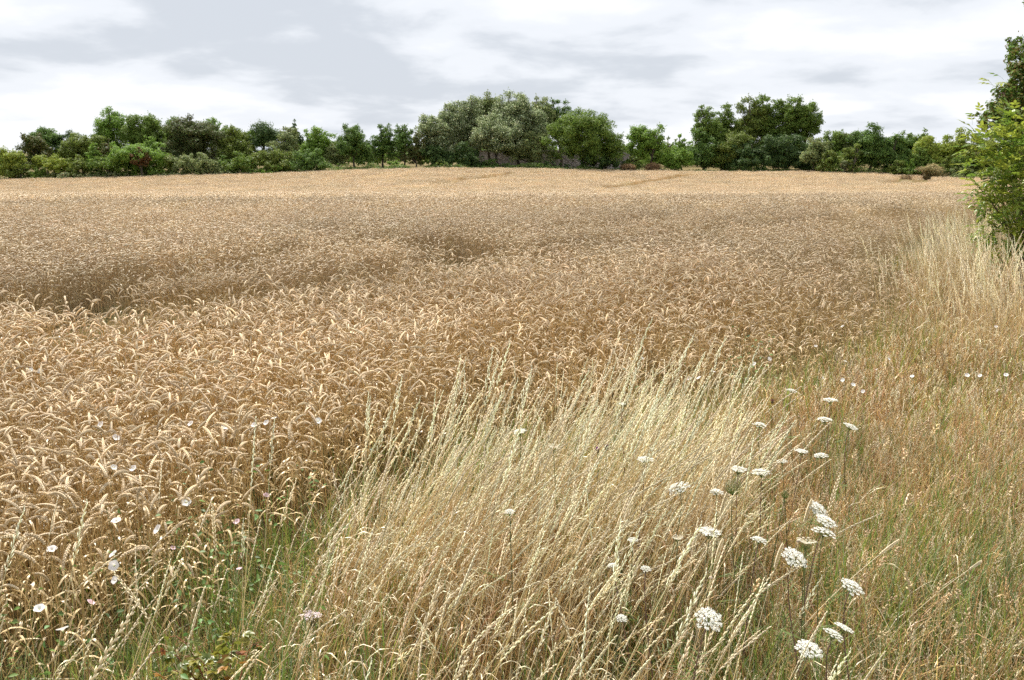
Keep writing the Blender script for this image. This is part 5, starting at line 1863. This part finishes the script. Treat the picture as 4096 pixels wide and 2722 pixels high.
def knapweed(px, py, label, c, h=0.8):
    p = on_height(px, py, h)
    gz = float(ground_z(p[0], p[1]))
    e = link('knapweed', None, None, (p[0], p[1], gz))
    tag(e, label, 'flower', 'knapweed heads in the pale grass')
    st, bud, fl = MB(), MB(), MB()
    H = p[2] - gz
    tube(st, [(0.02, 0.01, 0), (0.01, 0, H * 0.5), (0, 0, H - 0.012)], [0.002, 0.0017, 0.0014], (0.18, 0.17, 0.08), 4)
    st.build('stem', M_GRASS, e)
    tube(bud, [(0, 0, H - 0.014), (0, 0, H - 0.009), (0, 0, H - 0.002), (0, 0, H + 0.004)], [0.002, 0.0075, 0.0085, 0.005], (0.12, 0.09, 0.05), 8)
    bud.build('bud', M_BARK, e)
    for i in range(30):
        a = rng.uniform(0, 6.28)
        t = rng.uniform(0.1, 1.0)
        d = np.array([math.cos(a) * t, math.sin(a) * t, 1.1 - 0.6 * t])
        strip(fl, [np.array([0, 0, H]), np.array([0, 0, H]) + d * 0.009, np.array([0, 0, H]) + d * 0.017], [0.0008, 0.0013, 0.0006], jitter(np.array(c), 0.15))
    fl.build('petals', M_PETAL, e)


knapweed(2390, 1802, 'dark purple knapweed flower in the pale grass, left of two', (0.22, 0.05, 0.24))
knapweed(2425, 1790, 'brownish purple knapweed flower in the pale grass, right of two', (0.16, 0.06, 0.12), 0.82)
knapweed(3089, 1607, 'brown knapweed bud above the wild carrots', (0.22, 0.10, 0.09), 0.8)


def grass_stem(px, py, h, base, label, head=0.22, fine=1.3, kind='spike', group='single tall grass stems'):
    p = on_height(px, py, h)
    b = np.array([p[0] + base[0], p[1] + base[1], 0.0])
    b[2] = float(ground_z(b[0], b[1]))
    e = link('seeding_grass', None, None, tuple(b))
    tag(e, label, 'grass', group)
    top = p - b
    t = np.linspace(0, 1, 14)[:, None]
    m_ = np.array([top[0] * 0.35, top[1] * 0.35, top[2] * 0.6])
    path = 2 * m_ * t * (1 - t) + top * t ** 2
    st, hd = MB(), MB()
    tube(st, path, np.linspace(0.0017, 0.0009, 14) * fine, jitter(STRAW_PALE * 0.9, 0.08), 4)
    L = np.concatenate([[0], np.cumsum(np.linalg.norm(np.diff(path, axis=0), axis=1))])
    n = 22
    for i in range(n):
        f = i / (n - 1)
        s = L[-1] - head * (1 - f)
        q = np.array([np.interp(s, L, path[:, k]) for k in range(3)])
        T = unit(np.array([np.interp(min(s + 0.01, L[-1]), L, path[:, k]) for k in range(3)]) - np.array([np.interp(s - 0.01, L, path[:, k]) for k in range(3)]))
        U = unit(np.cross(T, (0.1, 1, 0.2)))
        sd = 1 if i % 2 else -1
        tp = 0.5 + 0.7 * math.sin(math.pi * min(1, 0.12 + 0.88 * f))
        grain(hd, q, T + U * sd * 0.3, 0.024 * tp, 0.0036 * fine, 0.0026 * fine, jitter(STRAW_PALE, 0.08), np.cross(T, U))
    st.build('stem', M_STRAW, e)
    hd.build('seed_head', M_STRAW, e)
    return e, path


grass_stem(552, 2412, 1.02, (-0.42, -0.12), 'nearest thick pale grass stem crossing the lower left corner', 0.28, 1.5)
grass_stem(2545, 1345, 1.12, (-0.04, 0.05), 'tallest upright grass stem at the back of the pale grass', 0.34, 1.2)
grass_stem(1990, 1390, 1.0, (-0.08, 0.05), 'upright grass stem standing free in front of the wheat', 0.26, 1.1)
grass_stem(3590, 2165, 0.62, (-0.62, -0.15), 'long bare straw stem slanting across the wild carrots to the right', 0.10, 1.0)
grass_stem(850, 2030, 0.78, (-0.02, 0.05), 'upright grass stem with spiky head between wheat and pale grass', 0.2, 1.1)
grass_stem(455, 2290, 0.70, (0.28, 0.0), 'grass stem leaning left over the dark gap at the lower left', 0.22, 1.1)
grass_stem(3010, 2425, 0.66, (-0.30, -0.1), 'pale grass stem slanting below the largest umbel', 0.16, 1.2)
grass_stem(3360, 1900, 0.8, (-0.10, 0.05), 'pale nodding grass stem right of the side by side umbels', 0.2, 1.2)
grass_stem(1870, 2640, 0.7, (-0.25, -0.05), 'pale grass stem at the bottom border, centre', 0.2, 1.3)
grass_stem(3920, 2250, 0.5, (-0.5, -0.1), 'thin straw stem arching to the right border', 0.06, 0.9)


def snail(px, py, h, label):
    e0, path = grass_stem(px + 6, py - 60, h + 0.07, (-0.12, 0.02), 'straw stem carrying the ' + label, 0.10, 1.0, group='straw stems with snails')
    k = 10
    p = np.array(e0.location) + path[k]
    e = link('snail', None, None, (p[0] - 0.004, p[1] - 0.006, p[2]))
    tag(e, label, 'snail', 'small snails on the grass stems')
    mb = MB()
    # a shell: tube that winds in and gets thinner
    a = np.linspace(0, 4.4 * math.pi, 34)
    g = np.exp(-a * 0.13)
    pth = np.stack([0.0052 * g * np.cos(a), 0.004 * (1 - g) - 0.001, 0.0052 * g * np.sin(a)], 1)
    cc = np.stack([np.array((0.62, 0.52, 0.44)) if i % 5 else np.array((0.34, 0.22, 0.16)) for i in range(34)])
    tube(mb, pth, 0.0046 * g, cc, 8)
    mb.build('shell', M_SHELL, e)
    b2 = MB()
    tube(b2, [(0.006, 0, -0.004), (0.004, 0.003, -0.001), (0.001, 0.004, 0.003)], [0.001, 0.0024, 0.0014], (0.3, 0.24, 0.18), 6)
    b2.build('foot', M_SHELL, e)


snail(3123, 2243, 0.72, 'pale snail left of the large central umbel')
snail(2900, 2039, 0.74, 'pinkish snail below the green seed nest')
snail(3239, 2066, 0.76, 'pale snail left of the three stacked umbels')
snail(2883, 2225, 0.68, 'small pale snail on the stems below the shallow umbel')
